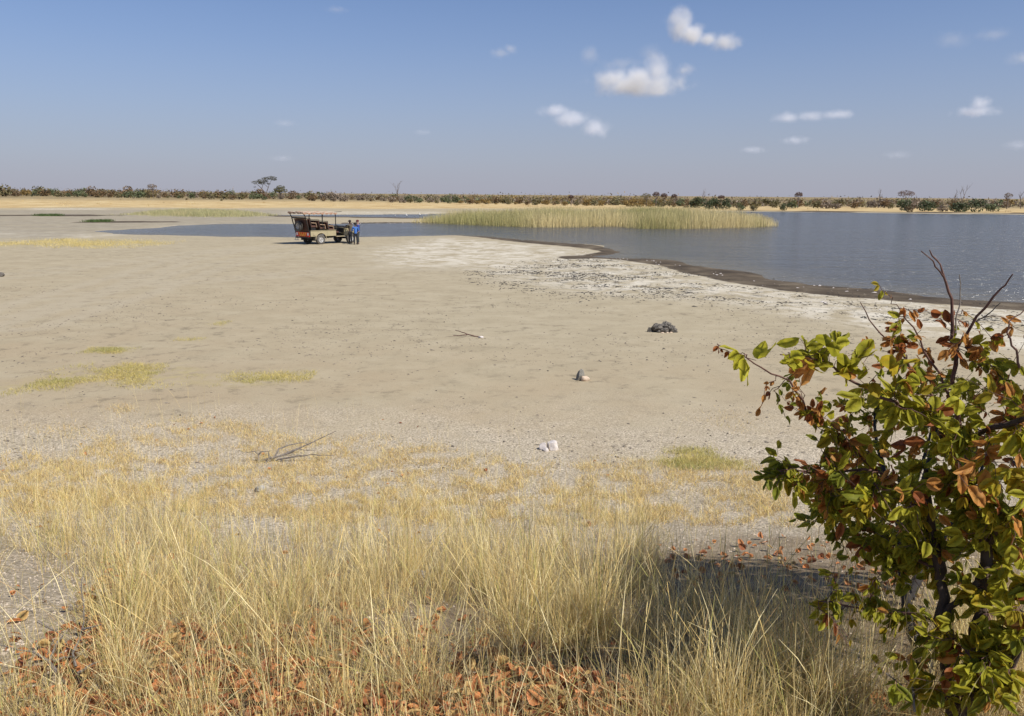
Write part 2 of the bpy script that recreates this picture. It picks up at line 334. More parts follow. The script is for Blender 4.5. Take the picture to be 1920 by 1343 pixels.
def lake_sd(x, y):
    s = np.full(np.shape(x), -60.0); m = (y > 25) & (y < 320) & (x > -160) & (x < 330)
    if np.any(m): s[m] = poly_sd(x[m], y[m], LAKE)
    return s
def shape_z(x, y, lk):
    z = bank(x, y)
    near = np.clip(1 - y / 40, .15, 1)
    z = z + (fbm(x * 1.7, y * 1.7, 3, 3) - .5) * .03 * near + (fbm(x * .3, y * .3, 9, 3) - .5) * .10 * np.clip((14 - y) / 6, 0, 1)
    far = sm(230, 460, np.hypot(x, y)); z = z + far * (.1 + .9 * sm(40, -250, x)) + far * (fbm(x * .01, y * .01, 4, 3) - .5) * .5
    wob = (fbm(x * .35, y * .35, 21, 4) - .5) * 2.4
    shore = ZW - (lk + wob) * .045
    return np.where(lk > -8, np.maximum(np.minimum(z, shore), -.6), z)
def gz(x, y):
    x = np.atleast_1d(np.asarray(x, float)); y = np.atleast_1d(np.asarray(y, float)); return shape_z(x, y, lake_sd(x, y))
def gpt(px, py):                         # where that line of sight meets the terrain
    d = ray(px, py); lo, hi = .5, 400.0
    for _ in range(40):
        t = (lo + hi) / 2; p = np.array((0, 0, CAM_Z)) + d * t
        if p[2] > gz(p[0], p[1])[0]: lo = t
        else: hi = t
    return Vector((0, 0, CAM_Z)) + Vector(d) * hi

phi = np.concatenate([np.linspace(80, 58, 20, endpoint=False), np.linspace(58, 4.2, 430, endpoint=False), np.linspace(4.2, .32, 110, endpoint=False)])
rr = np.concatenate([[.02], 3.8 / np.tan(np.radians(phi)), np.geomspace(700, 9000, 26)])
th = np.concatenate([np.linspace(-180, -42, 36, endpoint=False), np.linspace(-42, 42, 560, endpoint=False), np.linspace(42, 180, 37)])
RRg, TH = np.meshgrid(rr, np.radians(th), indexing='ij'); gx = (RRg * np.sin(TH)).ravel(); gy = (RRg * np.cos(TH)).ravel()
lk = lake_sd(gx, gy); gzv = shape_z(gx, gy, lk)
ix = np.arange(len(rr) * len(th)).reshape(len(rr), len(th))
gF = np.stack([ix[:-1, :-1], ix[:-1, 1:], ix[1:, 1:], ix[1:, :-1]], -1).reshape(-1, 4)[:, ::-1]
fr = (gy > 0)
def mask(polys, soft, off=0.0):
    o = np.full(gx.shape, 0.0)
    for P in polys:
        b = fr & (gx > P[:, 0].min() - 12) & (gx < P[:, 0].max() + 12) & (gy > P[:, 1].min() - 12) & (gy < P[:, 1].max() + 12)
        o[b] = np.maximum(o[b], sm(-soft, soft, poly_sd(gx[b], gy[b], P) + off))
    return o
trk = np.zeros(gx.shape); jit = (fbm(gx * .2, gy * .2, 31) - .5) * 2
for P in TRACKS:
    for i in range(len(P) - 1):
        (ax, ay), (bx, by) = P[i], P[i + 1]; L = (bx - ax) ** 2 + (by - ay) ** 2; t = np.clip(((gx - ax) * (bx - ax) + (gy - ay) * (by - ay)) / L, 0, 1)
        d = np.hypot(gx - ax - (bx - ax) * t, gy - ay - (by - ay) * t) + jit * .3; trk = np.maximum(trk, 1 - sm(.15, .6, np.abs(d - .75)))
nz1 = fbm(gx * .8, gy * .8, 41)
attrs = {'mud': np.clip(mask([MUD], .9) + mask(MUD2, .8) + sm(-1.0, .6, lk) * .9 * (gy < 60), 0, 1), 'crust': np.clip(mask([CRUST], 2.5) + .8 * mask(CRUST2, 2), 0, 1), 'debris': mask([DEBRIS], 1.8),
         'straw': np.where(fr, np.clip(mask([STRAW], 6), 0, 1), 1.0 * (np.hypot(gx, gy) > 200)) * (lk < -1), 'grey': mask([flats([(-400, 394), (540, 394), (560, 404), (540, 419), (330, 422), (200, 436), (100, 447), (-400, 448)])], 3), 'turf': mask(TURF, .35), 'track': trk * fr,
         'red': sm(24, 12, gy) * fr + .5 * sm(60, 20, gy) * sm(0, -10, gx) * fr,
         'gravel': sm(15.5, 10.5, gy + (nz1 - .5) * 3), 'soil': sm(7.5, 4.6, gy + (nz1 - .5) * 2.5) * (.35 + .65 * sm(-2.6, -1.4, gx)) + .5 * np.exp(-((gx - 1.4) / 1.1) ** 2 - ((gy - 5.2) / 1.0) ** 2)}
attrs['straw'] *= 1 - sm(330, 460, np.hypot(gx, gy)); attrs['veld'] = sm(300, 430, np.hypot(gx, gy))
me = mesh_np('ground', np.stack([gx, gy, gzv], 1), gF, M['ground'], attrs=attrs, smooth=True)
ground = tag(link('ground', me), kind='structure')

wx = np.linspace(-75, 330, 220); wy = np.concatenate([np.linspace(26, 110, 200), np.linspace(112, 300, 90)]); WX, WY = np.meshgrid(wx, wy, indexing='ij')
wi = np.arange(WX.size).reshape(WX.shape); wF = np.stack([wi[:-1, :-1], wi[1:, :-1], wi[1:, 1:], wi[:-1, 1:]], -1).reshape(-1, 4)
wsd = poly_sd(WX.ravel(), WY.ravel(), LAKE); keep = (wsd[wF] > -4).any(1); used = np.unique(wF[keep]); rem = np.full(WX.size, -1); rem[used] = np.arange(len(used))
me = mesh_np('lake', np.stack([WX.ravel()[used], WY.ravel()[used], np.full(len(used), ZW)], 1), rem[wF[keep]], M['water'], attrs={'shallow': sm(4.5, -.5, wsd[used])})
tag(link('lake', me), kind='structure')
#PART2
# ------------------------------------------------------------------ clouds: real volumes, kilometres away, all based at much the same height
def cloud_mat(name, puffs, dens, seed, flatb=None):
    m = bpy.data.materials.new(name); m.use_nodes = True; n = m.node_tree.nodes; l = m.node_tree.links; n.clear()
    o = n.new('ShaderNodeOutputMaterial'); v = n.new('ShaderNodeVolumePrincipled'); tcn = n.new('ShaderNodeTexCoord'); P = tcn.outputs['Object']
    def mth(op, a, b=0.0):
        q = n.new('ShaderNodeMath'); q.operation = op
        for i, k in enumerate((a, b)):
            if hasattr(k, 'is_output'): l.new(k, q.inputs[i])
            else: q.inputs[i].default_value = k
        return q.outputs[0]
    best = None
    for c, r in puffs:
        mp = n.new('ShaderNodeMapping'); mp.vector_type = 'TEXTURE'; l.new(P, mp.inputs[0]); mp.inputs['Location'].default_value = c; mp.inputs['Scale'].default_value = r
        ln = n.new('ShaderNodeVectorMath'); ln.operation = 'LENGTH'; l.new(mp.outputs[0], ln.inputs[0]); d = mth('SUBTRACT', 1.0, ln.outputs['Value'])
        best = d if best is None else mth('MAXIMUM', best, d)
    ns = n.new('ShaderNodeTexNoise'); mp = n.new('ShaderNodeMapping'); l.new(P, mp.inputs[0]); mp.inputs['Location'].default_value = (seed * 3.7, seed * 1.3, 0); l.new(mp.outputs[0], ns.inputs['Vector'])
    ns.inputs['Scale'].default_value = 3.2; ns.inputs['Detail'].default_value = 6; ns.inputs['Roughness'].default_value = .62
    f = mth('ADD', best, mth('MULTIPLY', mth('SUBTRACT', ns.outputs['Fac'], .50), 1.55))
    f = mth('MINIMUM', mth('MAXIMUM', f, 0.0), .9); f = mth('MULTIPLY', f, f)
    if flatb is not None:                # condensation level: a cumulus has a level base
        sp = n.new('ShaderNodeSeparateXYZ'); l.new(P, sp.inputs[0]); f = mth('MULTIPLY', f, mth('MINIMUM', mth('MAXIMUM', mth('MULTIPLY', mth('SUBTRACT', sp.outputs[2], flatb), 9.0), 0.0), 1.0))
    l.new(mth('MULTIPLY', f, dens), v.inputs['Density']); v.inputs['Color'].default_value = (.99, .99, .995, 1); v.inputs['Anisotropy'].default_value = .0
    l.new(v.outputs[0], o.inputs['Volume']); return m
ico_bm = bmesh.new(); bmesh.ops.create_icosphere(ico_bm, subdivisions=2, radius=1); ico_V = np.array([q.co[:] for q in ico_bm.verts]); ico_F = [[q.index for q in f.verts] for f in ico_bm.faces]; ico_bm.free()
# px, py, width px, height px, optical depth, label, puffs in units of the half width
CLOUDS = [
 (1197, 153, 172, 66, 6, 'largest white cumulus cloud with a tower at its right end', [((0, 0, -.06), (.98, .5, .32)), ((-.45, 0, .06), (.42, .4, .26)), ((.3, 0, .17), (.3, .3, .34)), ((.02, 0, .08), (.4, .4, .24))]),
 (1315, 52, 138, 72, 5, 'white puffy cloud at the top with a tail trailing to the lower right', [((-.45, 0, .1), (.38, .4, .46)), ((-.2, 0, -.12), (.36, .4, .3)), ((.5, 0, -.3), (.46, .3, .24)), ((.18, 0, -.24), (.34, .3, .2))]),
 (1078, 228, 132, 62, 4, 'stepped double cloud above the middle of the reed bed', [((-.5, 0, .24), (.45, .4, .2)), ((-.1, 0, .06), (.55, .4, .24)), ((.5, 0, -.16), (.45, .4, .28))]),
 (1172, 107, 150, 46, 1.3, 'thin wispy cloud just over the largest cloud', [((-.72, 0, .05), (.25, .3, .24)), ((0, 0, -.12), (.7, .3, .14)), ((.55, 0, .02), (.36, .3, .26))]),
 (946, 96, 66, 34, 1.2, 'small faint cloud left of the wispy cloud', [((-.2, 0, -.1), (.7, .5, .3)), ((.3, 0, .1), (.5, .4, .3))]),
 (1286, 131, 42, 28, 1.4, 'tiny faint puff right of the largest cloud', [((0, 0, 0), (.9, .7, .55))]),
 (1520, 220, 132, 32, 2.6, 'flat long cloud with three bumps over the open water', [((-.5, 0, 0), (.42, .4, .18)), ((-.05, 0, .03), (.4, .4, .18)), ((.55, 0, .04), (.42, .4, .14))]),
 (1832, 203, 86, 42, 2.6, 'small peaked cloud near the right edge of the sky', [((0, 0, -.12), (.85, .5, .26)), ((.05, 0, .12), (.42, .4, .36))]),
 (1490, 263, 60, 20, 1.8, 'small low cloud under the flat three bump cloud', [((0, 0, 0), (.9, .6, .28))]),
 (1412, 281, 54, 18, 1.6, 'small low cloud leftmost of the low puffs over the far shore', [((0, 0, 0), (.9, .6, .26))]),
 (1825, 72, 120, 34, .8, 'faint veil of cloud high on the right', [((-.4, 0, 0), (.5, .4, .26)), ((.4, 0, .05), (.55, .4, .18))]),
 (1922, 108, 64, 30, 1.2, 'small cloud cut by the right edge high in the sky', [((0, 0, 0), (.9, .6, .36))]),
 (1912, 272, 60, 22, 1.0, 'faint low cloud cut by the right edge of the sky', [((0, 0, 0), (.9, .6, .3))]),
 (1682, 291, 56, 18, .7, 'very faint low puff above the right far shore', [((0, 0, 0), (.9, .6, .28))]),
 (534, 231, 54, 18, .6, 'very faint puff high above the flat topped tree', [((0, 0, 0), (.9, .6, .28))]),
 (793, 248, 46, 16, .6, 'very faint puff high above the bare dead tree', [((0, 0, 0), (.9, .6, .28))]),
 (528, 297, 54, 16, .6, 'very faint low puff close over the flat topped tree', [((0, 0, 0), (.9, .6, .26))]),
 (632, 18, 50, 18, .5, 'very faint puff at the top left of the sky', [((0, 0, 0), (.9, .6, .28))]),
]
for i, (px, py, w, h, od, lab, puffs) in enumerate(CLOUDS):
    d = ray(px, py); el = d[2] / math.hypot(d[0], d[1]); dist = 950 / el; c = Vector((0, 0, CAM_Z)) + Vector(d) / math.hypot(d[0], d[1]) * dist
    s = w / 2 / F * (c - Vector((0, 0, CAM_Z))).length * 1.12
    V = ico_V * np.array([1.35, .95, .72 if len(puffs) > 1 else .6]); me = bpy.data.meshes.new('cloud'); me.from_pydata(V.tolist(), [], ico_F)
    me.materials.append(cloud_mat('cloud_volume', puffs, od / s * (1.5 if od > 2 else .9), i + 1, min(p_[0][2] - p_[1][2] * .8 for p_ in puffs) if i in (0, 6, 7) else None))
    o = link('cloud', me, None, c); o.scale = (s, s, s); o.rotation_euler.z = math.atan2(c.y, c.x) - math.pi / 2
    tag(o, lab, 'cloud', 'clouds in the sky')

# ------------------------------------------------------------------ far scrub line: shrubs as things, the wood behind as one mass
def interp(x, t): return float(np.interp(x, [a for a, _ in t], [b for _, b in t]))
SC_D = [(-150, 395), (0, 395), (300, 385), (640, 350), (950, 300), (1280, 268), (1600, 270), (1920, 285), (2100, 300)]
SC_TOP = [(-100, 349), (0, 350), (120, 353), (300, 355), (430, 357), (560, 359), (640, 361), (760, 366), (900, 370), (1100, 371), (1250, 371), (1450, 370), (1650, 370), (1800, 372), (2050, 372)]
PAL = {'rust': [(.205, .135, .07), (.15, .10, .055), (.235, .16, .08)], 'olive': [(.19, .16, .075), (.145, .125, .06), (.23, .20, .10)], 'green': [(.15, .17, .085), (.11, .13, .065), (.19, .21, .11)],
       'dark green': [(.08, .10, .05), (.06, .08, .04), (.11, .13, .07)], 'grey brown': [(.27, .215, .16), (.22, .175, .13), (.31, .25, .19)], 'golden': [(.27, .18, .06), (.21, .14, .048), (.31, .22, .085)]}  # scrub tones paled and greyed to stand in for distance haze
def cards(C, size, cols, up=.25):
    n = len(C); a = rng.normal(size=(n, 3)); a /= np.linalg.norm(a, axis=1)[:, None]; b = rng.normal(size=(n, 3)); b -= (a * b).sum(1)[:, None] * a; b /= np.linalg.norm(b, axis=1)[:, None]
    s = (size * rng.uniform(.6, 1.4, n))[:, None]; V = np.stack([C - a * s, C - b * s * .5, C + a * s, C + b * s * .5], 1).reshape(-1, 3)
    return V, np.arange(n * 4).reshape(n, 4), np.repeat(cols, 4, 0)
def crown_pts(n, clumps):
    out = []; w = np.array([c[3] * c[4] * c[5] for c in clumps]) ** .67; w = (w / w.sum() * n).astype(int) + 1
    for (x, y, z, a, b, c), k in zip(clumps, w):
        q = rng.normal(size=(k, 3)); q /= np.linalg.norm(q, axis=1)[:, None]; q *= rng.uniform(.45, 1.05, (k, 1)) ** .6; out.append(q * (a, b, c) + (x, y, z))
    return np.concatenate(out)
def rcol(pal, n): p = np.array(PAL[pal]); return p[rng.integers(0, len(p), n)] * rng.uniform(.8, 1.2, (n, 1))
def shrub_mesh(pal, n=300):
    cl = []
    for k in range(rng.integers(5, 9)):
        a = rng.uniform(0, 6.28); r = rng.uniform(.1, .42); z = rng.uniform(.3, .8); s = rng.uniform(.17, .3); cl.append((math.cos(a) * r, math.sin(a) * r, z, s, s, s * rng.uniform(.7, 1)))
    cl.append((0, 0, .28, .5, .5, .3)); cl.append((.2, .1, .4, .35, .35, .3))
    C = crown_pts(n, cl); C[:, 2] = np.clip(C[:, 2], .02, 1.08); V, Fc, cc = cards(C, np.full(len(C), .085), rcol(pal, len(C)))
    parts = [(V, Fc, cc)]
    b = np.zeros((5, 3)); parts.append(blades(b, rng.uniform(0, 6.28, 5), rng.uniform(.1, .5, 5), np.zeros(5), rng.uniform(.5, .9, 5), np.full(5, .05), 3, np.full((5, 3), .09)))
    return mesh_np('shrub', *cat(parts)[:2], M['scrub'], col=cat(parts)[2])
SHR = {p: [shrub_mesh(p) for _ in range(3)] for p in PAL}
KINDS = {'rust': 'rust brown shrub', 'olive': 'olive brown shrub', 'green': 'grey green shrub', 'dark green': 'dark green shrub', 'grey brown': 'grey brown bare shrub', 'golden': 'golden brown shrub'}
ROWN = ('in the front row', 'in the middle row', 'in the back row', 'forward on dry grass')
REG = ((130, 'at the far left of the scrub'), (270, 'over the left mudflat'), (420, 'above the low marsh grass'), (555, 'below the flat topped tree'), (690, 'beyond the safari vehicle'), (800, 'around the bare dead tree'), (930, 'behind the left third of the reeds'), (1080, 'behind the middle of the reeds'), (1200, 'behind the greenest reeds'), (1330, 'near the brown tree cluster'), (1460, 'behind the right tip of the reeds'), (1620, 'around the rounded reddish tree'), (1760, 'by the wide crowned tree'), (5000, 'at the right end of the scrub'))
def place_shrub(px, D, ytop, wid, pal, rpx, row):
    p = at(px, 372, D); z = gz(p.x, p.y)[0]; h = max(at(px, ytop, D).z - z, .8)
    o = link('shrub', SHR[pal][rng.integers(0, 3)], None, (p.x, p.y, z - .05)); w = wid * h; o.scale = (w, w, h); o.rotation_euler.z = rng.uniform(0, 6.28)
    wh = next(t for b_, t in REG if rpx < b_)
    tag(o, f'{"wide" if wid > 1.35 else "narrow"} {KINDS[pal]} {ROWN[row]} {wh}', 'shrub', f'{pal} shrubs {wh}'); return o
def palette_for(px):
    if px < 430: w = {'rust': 4, 'olive': 4, 'green': 2, 'golden': 1, 'grey brown': 1}
    elif px < 740: w = {'rust': 3, 'olive': 3, 'green': 3, 'grey brown': 2}
    elif px < 860: w = {'olive': 3, 'green': 3, 'grey brown': 3}
    elif px < 1260: w = {'golden': 6, 'olive': 3, 'rust': 1, 'green': 1}
    else: w = {'olive': 3, 'grey brown': 3, 'green': 2, 'rust': 2, 'golden': 1}
    k = list(w); p = np.array([w[q] for q in k], float); return k[rng.choice(len(k), p=p / p.sum())]
cnt = 0
for row, (dm, tw, step) in enumerate(((1.0, 0, 19), (1.09, -.5, 21), (1.22, -1.0, 24))):
    px = -40 + row * 7
    while px < 1965:
        if (row == 0 and vnoise(px * .013, 3.3, 77) > .66) or (px > 1275 and rng.random() < (.25, .45, .5)[row]): px += step * .9; continue
        if cnt < 272:
            D = interp(px, SC_D) * dm * rng.uniform(.98, 1.05); top = interp(px, SC_TOP)
            hz = 357.5 + px / 1920 * 15
            place_shrub(px, D, top + rng.normal(0, 2.6 if px < 800 else 1.9) + (3.5 if row == 0 else .6) + (rng.uniform(1, 5) if rng.random() < .35 else 0) - (rng.uniform(1, 4) if rng.random() < .12 else 0), rng.uniform(1.0, 1.7), palette_for(px), px, row); cnt += 1
        px += step * rng.uniform(.7, 1.3)
for px, ytop, D, pal in ((335, 366, 390, 'green'), (108, 366, 390, 'olive'), (60, 367, 395, 'green'), (250, 369, 370, 'grey brown'), (350, 371, 340, 'rust'), (415, 372, 330, 'olive'), (160, 361, 400, 'green'), (185, 361, 400, 'green'),
                         (1327, 371, 235, 'dark green'), (1305, 369, 262, 'dark green'), (1345, 371, 240, 'dark green'), (1362, 370, 236, 'dark green'), (1470, 380, 225, 'dark green'), (1700, 374, 238, 'dark green'), (1708, 384, 215, 'rust'),
                         (1735, 375, 235, 'dark green'), (1748, 378, 240, 'dark green'), (1795, 378, 226, 'dark green'), (1808, 379, 226, 'dark green'), (1830, 372, 228, 'dark green'), (1865, 374, 232, 'green'), (1390, 380, 225, 'green'), (1415, 383, 218, 'olive'), (1770, 380, 228, 'grey brown')):
    place_shrub(px, D, ytop, rng.uniform(.9, 1.3), pal, px, 3)
C = []; S = []; K = []
for k in range(4200):
    px = rng.uniform(-500, 2450)
    if px > 1275 and rng.random() < .55: continue
    D = interp(px, SC_D) * rng.uniform(1.12, 2.6); p = at(px, 372, D); hz = 357.5 + px / 1920 * 15; zt = CAM_Z + (max(hz - interp(px, SC_TOP), 0) * rng.uniform(0, .9) + rng.uniform(-4.0, 1.0)) / F * D
    z0 = gz(p.x, p.y)[0]; h = max(zt - z0, 2.0); n = 26; q = rng.normal(size=(n, 3)) * (h * .32, h * .32, h * .3); q[:, 2] = np.abs(q[:, 2] * 1.3)
    C.append(q + (p.x, p.y, z0)); S.append(np.full(n, h * .14)); K.append(rcol(palette_for(px) if rng.random() < .6 else 'grey brown', n))
V, Fc, cc = cards(np.concatenate(C), np.concatenate(S), np.concatenate(K))
tag(link('distant_scrub', mesh_np('distant_scrub', V, Fc, M['scrub'], col=cc)), 'continuous brown and olive scrubland stretching to the horizon', 'scrub', kind='stuff')

# trees that stand out of the scrub
def tree(name, label, px, D, limbs, clumps, pal, n, csize, wood, group=None):
    p = at(px, 372, D); z = gz(p.x, p.y)[0]; root = empty(name, (p.x, p.y, z)); tag(root, label, 'tree', group or 'trees standing out of the scrub')
    k = D / F                            # metres per pixel there; limbs and clumps are given in metres = pixels * k
    mb = MB()
    for pts, r0, r1 in limbs: mb.tube([(x * k, y * k, zz * k) for x, y, zz in pts], np.linspace(r0, r1, len(pts)) * k, 6)
    mb.build('trunk', wood, root)
    if clumps:
        C = crown_pts(n, [tuple(v * k for v in c) for c in clumps]); V, Fc, cc = cards(C, np.full(len(C), csize * k), rcol(pal, len(C)))
        link('crown', mesh_np('crown', V, Fc, M['scrub'], col=cc), root)
    return root
PAL['acacia'] = [(.10, .095, .06), (.075, .07, .048), (.13, .12, .08)]; PAL['pod'] = [(.15, .14, .055), (.11, .10, .045), (.19, .17, .075)]; PAL['bare'] = [(.17, .11, .09), (.13, .09, .075), (.2, .14, .12)]
tree('acacia_tree', 'tallest flat topped tree with two spreading tiers of thin foliage', 498, 420,
     [([(2, 0, 0), (1, 0, 6), (-1, 0, 12), (-6, 0, 18), (-11, 0, 23), (-16, 0, 27)], 1.3, .3), ([(1, 0, 6), (3, 1, 14), (6, 0, 20), (8, 0, 26), (12, 0, 33)], 1.0, .25), ([(-6, 0, 18), (-4, 1, 25), (-2, 0, 30)], .6, .2), ([(6, 0, 20), (0, -2, 26), (-4, 0, 29)], .5, .2), ([(8, 0, 26), (3, 0, 33), (2, 1, 36)], .4, .15), ([(3, 0, 8), (9, 0, 11), (13, 0, 10.5)], .4, .15)],
     [(-15, 0, 29, 10, 9, 3.2), (-9, 3, 32, 7, 7, 3), (-4, -2, 28, 6, 6, 2.4), (3, 0, 36, 9, 8, 3), (12, 0, 37.5, 11, 9, 3), (17, 0, 34.5, 6, 5, 2), (1, 0, 31, 6, 5, 2), (-19, 0, 21, 2.5, 2.5, 1), (7, 0, 27, 4, 4, 1.3)], 'acacia', 1050, .95, M['farwood'])
tree('round_tree', 'round crowned olive tree beside the tallest flat topped tree', 526, 400, [([(0, 0, 0), (.5, 0, 6), (0, 0, 12), (-1, 0, 17)], 1.3, .5), ([(.5, 0, 8), (4, 0, 14)], .6, .3), ([(0, 0, 9), (-4, 1, 15)], .6, .3)],
     [(0, 0, 17, 9, 9, 4.5), (-6, 0, 17, 7, 6, 3.5), (7, 0, 15.5, 7, 6, 3.5), (1, 0, 21.5, 8, 7, 3.4), (-4, 0, 14.5, 6, 6, 2.5)], 'pod', 950, 1.0, M['farwood'])
def bare(name, label, px, D, H, pale, spread=.35, seed=1, lev=3):
    r = random.Random(seed); limbs = []
    def grow(p, d, L, rad, lv):
        q = [p]; n = 4
        for i in range(n):
            d2 = (d + Vector((r.uniform(-1, 1), r.uniform(-1, 1), r.uniform(-.2, .5))) * .22).normalized(); p = p + d2 * L / n; d = d2; q.append(p)
        limbs.append(([tuple(a) for a in q], rad, rad * .45))
        if lv:
            for i in range(3 if lv > 1 else 2):
                dd = (d + Vector((r.uniform(-1, 1), r.uniform(-.6, .6), r.uniform(-.1, .8))) * (spread * 2)).normalized(); grow(q[r.choice((2, 3, 4))], dd, L * r.uniform(.45, .65), rad * .55, lv - 1)
    grow(Vector((0, 0, 0)), Vector((.02, 0, 1)), H * .6, .75, lev)
    return tree(name, label, px, D, limbs, None, None, 0, 0, M['palewood'] if pale else M['farwood'], 'bare trees in the scrub')
bare('bare_tree', 'tall bare dead tree standing alone above the scrub right of the vehicle', 749, 330, 42, False, .28, 4)
bare('bare_tree', 'pale bare dead tree standing in front of the scrub left of the flat topped tree', 435, 370, 24, True, .3, 9)
for px, D, H, s, lab in ((1321, 300, 31, 3, 'small bare tree behind the right tip of the reed bed'), (1648, 300, 32, 5, 'thin bare tree left of the wide crowned tree'), (1788, 300, 34, 6, 'thin bare tree left of the pair near the right edge'), (1806, 300, 39, 8, 'taller bare tree of the pair near the right edge'), (1916, 300, 38, 12, 'bare tree cut by the right edge of the scrub')):
    bare('bare_tree', lab, px, D, H, False, .4, s)
for px, D, top, w, pal, lab in ((1071, 300, 366, 10, 'bare', 'small umbrella crowned tree over the golden scrub'), (1212, 285, 362, 16, 'olive', 'broad olive tree at the left of the brown crowned cluster'), (1230, 290, 360, 13, 'bare', 'brown umbrella tree, tallest of the cluster behind the reeds'), (1245, 292, 362.5, 12, 'bare', 'brown umbrella tree in the middle of the cluster behind the reeds'), (1264, 295, 364, 11, 'bare', 'small brown umbrella tree at the right of the cluster'),
                               (1352, 300, 366, 12, 'bare', 'small flat brown tree behind the dark green shrubs'), (1497, 280, 360, 14, 'bare', 'rounded reddish brown tree over the middle of the far shore'), (1698, 262, 357, 30, 'bare', 'wide crowned brown tree over the right far shore'), (287, 380, 348, 18, 'rust', 'dark rust bush tree rising above the left scrub'), (1890, 290, 362, 14, 'rust', 'dark brown tree near the right end of the scrub')):
    H = 357.5 + px / 1920 * 15 + CAM_Z * F / D - top
    tree('small_tree', lab, px, D, [([(0, 0, 0), (.6, 0, H * .45), (0, 0, H * .8)], 1.0, .4), ([(.5, 0, H * .4), (w * .25, 0, H * .75)], .5, .2), ([(.3, 0, H * .4), (-w * .25, 0, H * .75)], .5, .2)],
         [(0, 0, H * .86, w * .45, w * .4, H * .13), (-w * .25, 1, H * .78, w * .28, w * .3, H * .12), (w * .27, -1, H * .8, w * .27, w * .3, H * .11)] + ([(0, 0, H * .4, w * .45, w * .4, H * .3)] if pal in ('olive', 'rust') else []), pal, 300 + w * 14, .85, M['farwood'])

# ------------------------------------------------------------------ reed bed, marsh grass, grass patches
def scatter(P, n, soft=0.0):
    x0, y0 = P.min(0); x1, y1 = P.max(0); out = np.zeros((0, 2))
    while len(out) < n:
        q = rng.uniform((x0, y0), (x1, y1), (n * 2, 2)); q = q[poly_sd(q[:, 0], q[:, 1], P) > soft * rng.uniform(-1, 1, len(q))]; out = np.concatenate([out, q])
    return out[:n]
def field(name, label, cat_, P, n, hfun, w, colfun, seg=3, mat='reed', lean=.18, curl=.25, soft=0.0, zmin=None, head=0.0, patchy=False):
    q = scatter(P, n * (3 if patchy else 1), soft)
    if patchy: q = q[fbm(q[:, 0] * 1.1, q[:, 1] * 1.1, 58, 4) + .12 * np.clip(poly_sd(q[:, 0], q[:, 1], P), -1, 1) > rng.uniform(.40, .68, len(q))][:n]; n = len(q)
    z = gz(q[:, 0], q[:, 1]); z = z if zmin is None else np.maximum(z, zmin)
    h = hfun(q[:, 0], q[:, 1]) * rng.uniform(.55, 1.15, n); V, Fc, cc = blades(np.column_stack([q, z]), rng.uniform(0, 6.28, n), rng.normal(0, lean, n), rng.normal(0, curl, n), h, np.full(n, w) * rng.uniform(.7, 1.3, n), seg, colfun(q[:, 0], q[:, 1], n), head)
    return tag(link(name, mesh_np(name, V, Fc, M[mat], col=cc)), label, cat_, kind='stuff')
q = scatter(flats([(0, 391), (300, 390), (700, 392), (1000, 391.5), (1300, 394), (1920, 400), (1920, 376), (1300, 372), (960, 369), (640, 366), (0, 362)]), 1500); nt = len(q); kb = 7
q = np.repeat(q, kb, 0) + rng.normal(0, .5, (nt * kb, 2)); hh = np.repeat(rng.uniform(.25, .75, nt), kb) * rng.uniform(.6, 1.1, nt * kb); cc_ = np.repeat(np.array([(.62, .47, .20), (.50, .36, .15), (.38, .28, .14), (.70, .56, .30)])[rng.integers(0, 4, nt)], kb, 0)
V, Fc, cc = blades(np.column_stack([q, gz(q[:, 0], q[:, 1])]), rng.uniform(0, 6.28, len(q)), rng.normal(0, .4, len(q)), rng.normal(0, .3, len(q)), hh, np.full(len(q), .12), 2, cc_)
tag(link('far_grass', mesh_np('far_grass', V, Fc, M['grass'], col=cc)), 'golden dry grass tufts on the far shore in front of the scrub', 'grass', kind='stuff')
REED = flats([(770, 418), (800, 418.6), (850, 421.2), (920, 424.2), (990, 427), (1060, 427.3), (1150, 425.3), (1180, 428), (1205, 430.3), (1290, 430.3), (1350, 428.8), (1410, 427.5), (1450, 425), (1452, 421.5), (1400, 417), (1300, 410), (1200, 409), (1100, 410.5), (1000, 410.5), (930, 411.5), (860, 413.5)], ZW)
def mixcol(f, a, b, n, v=.15): f = np.clip(f, 0, 1)[:, None]; return (np.array(a) * (1 - f) + np.array(b) * f) * rng.uniform(1 - v, 1 + v, (n, 1))
def reed_h(x, y): px = 960 + F * x / (y * .98 + .75); return np.interp(px, [770, 800, 850, 1000, 1250, 1380, 1420, 1452], [.35, 1.0, 1.5, 1.9, 2.05, 1.8, 1.55, .9]) * (.62 + .7 * fbm(x * .35, y * .35, 51, 3))
def reed_c(x, y, n):
    px = 960 + F * x / (y * .98 + .75); g = fbm(x * .22, y * .12, 52, 3) * 1.6 - .45 + .5 * np.exp(-((px - 1220) / 60) ** 2) + .35 * np.exp(-((px - 860) / 90) ** 2) - .25 * (px > 1290)
    return mixcol(g + rng.normal(0, .2, n), (.74, .61, .32), (.42, .39, .16), n, .28)
field('reed_bed', 'tall dense bed of straw and green reeds standing in the lake', 'reeds', REED, 52000, reed_h, .03, reed_c, 3, 'reed', .10, .16, .7, -.12, .5)
MARSH = flats([(225, 403.5), (300, 405.5), (380, 408), (470, 407), (525, 404.5), (470, 400), (400, 397), (330, 397), (260, 400)])
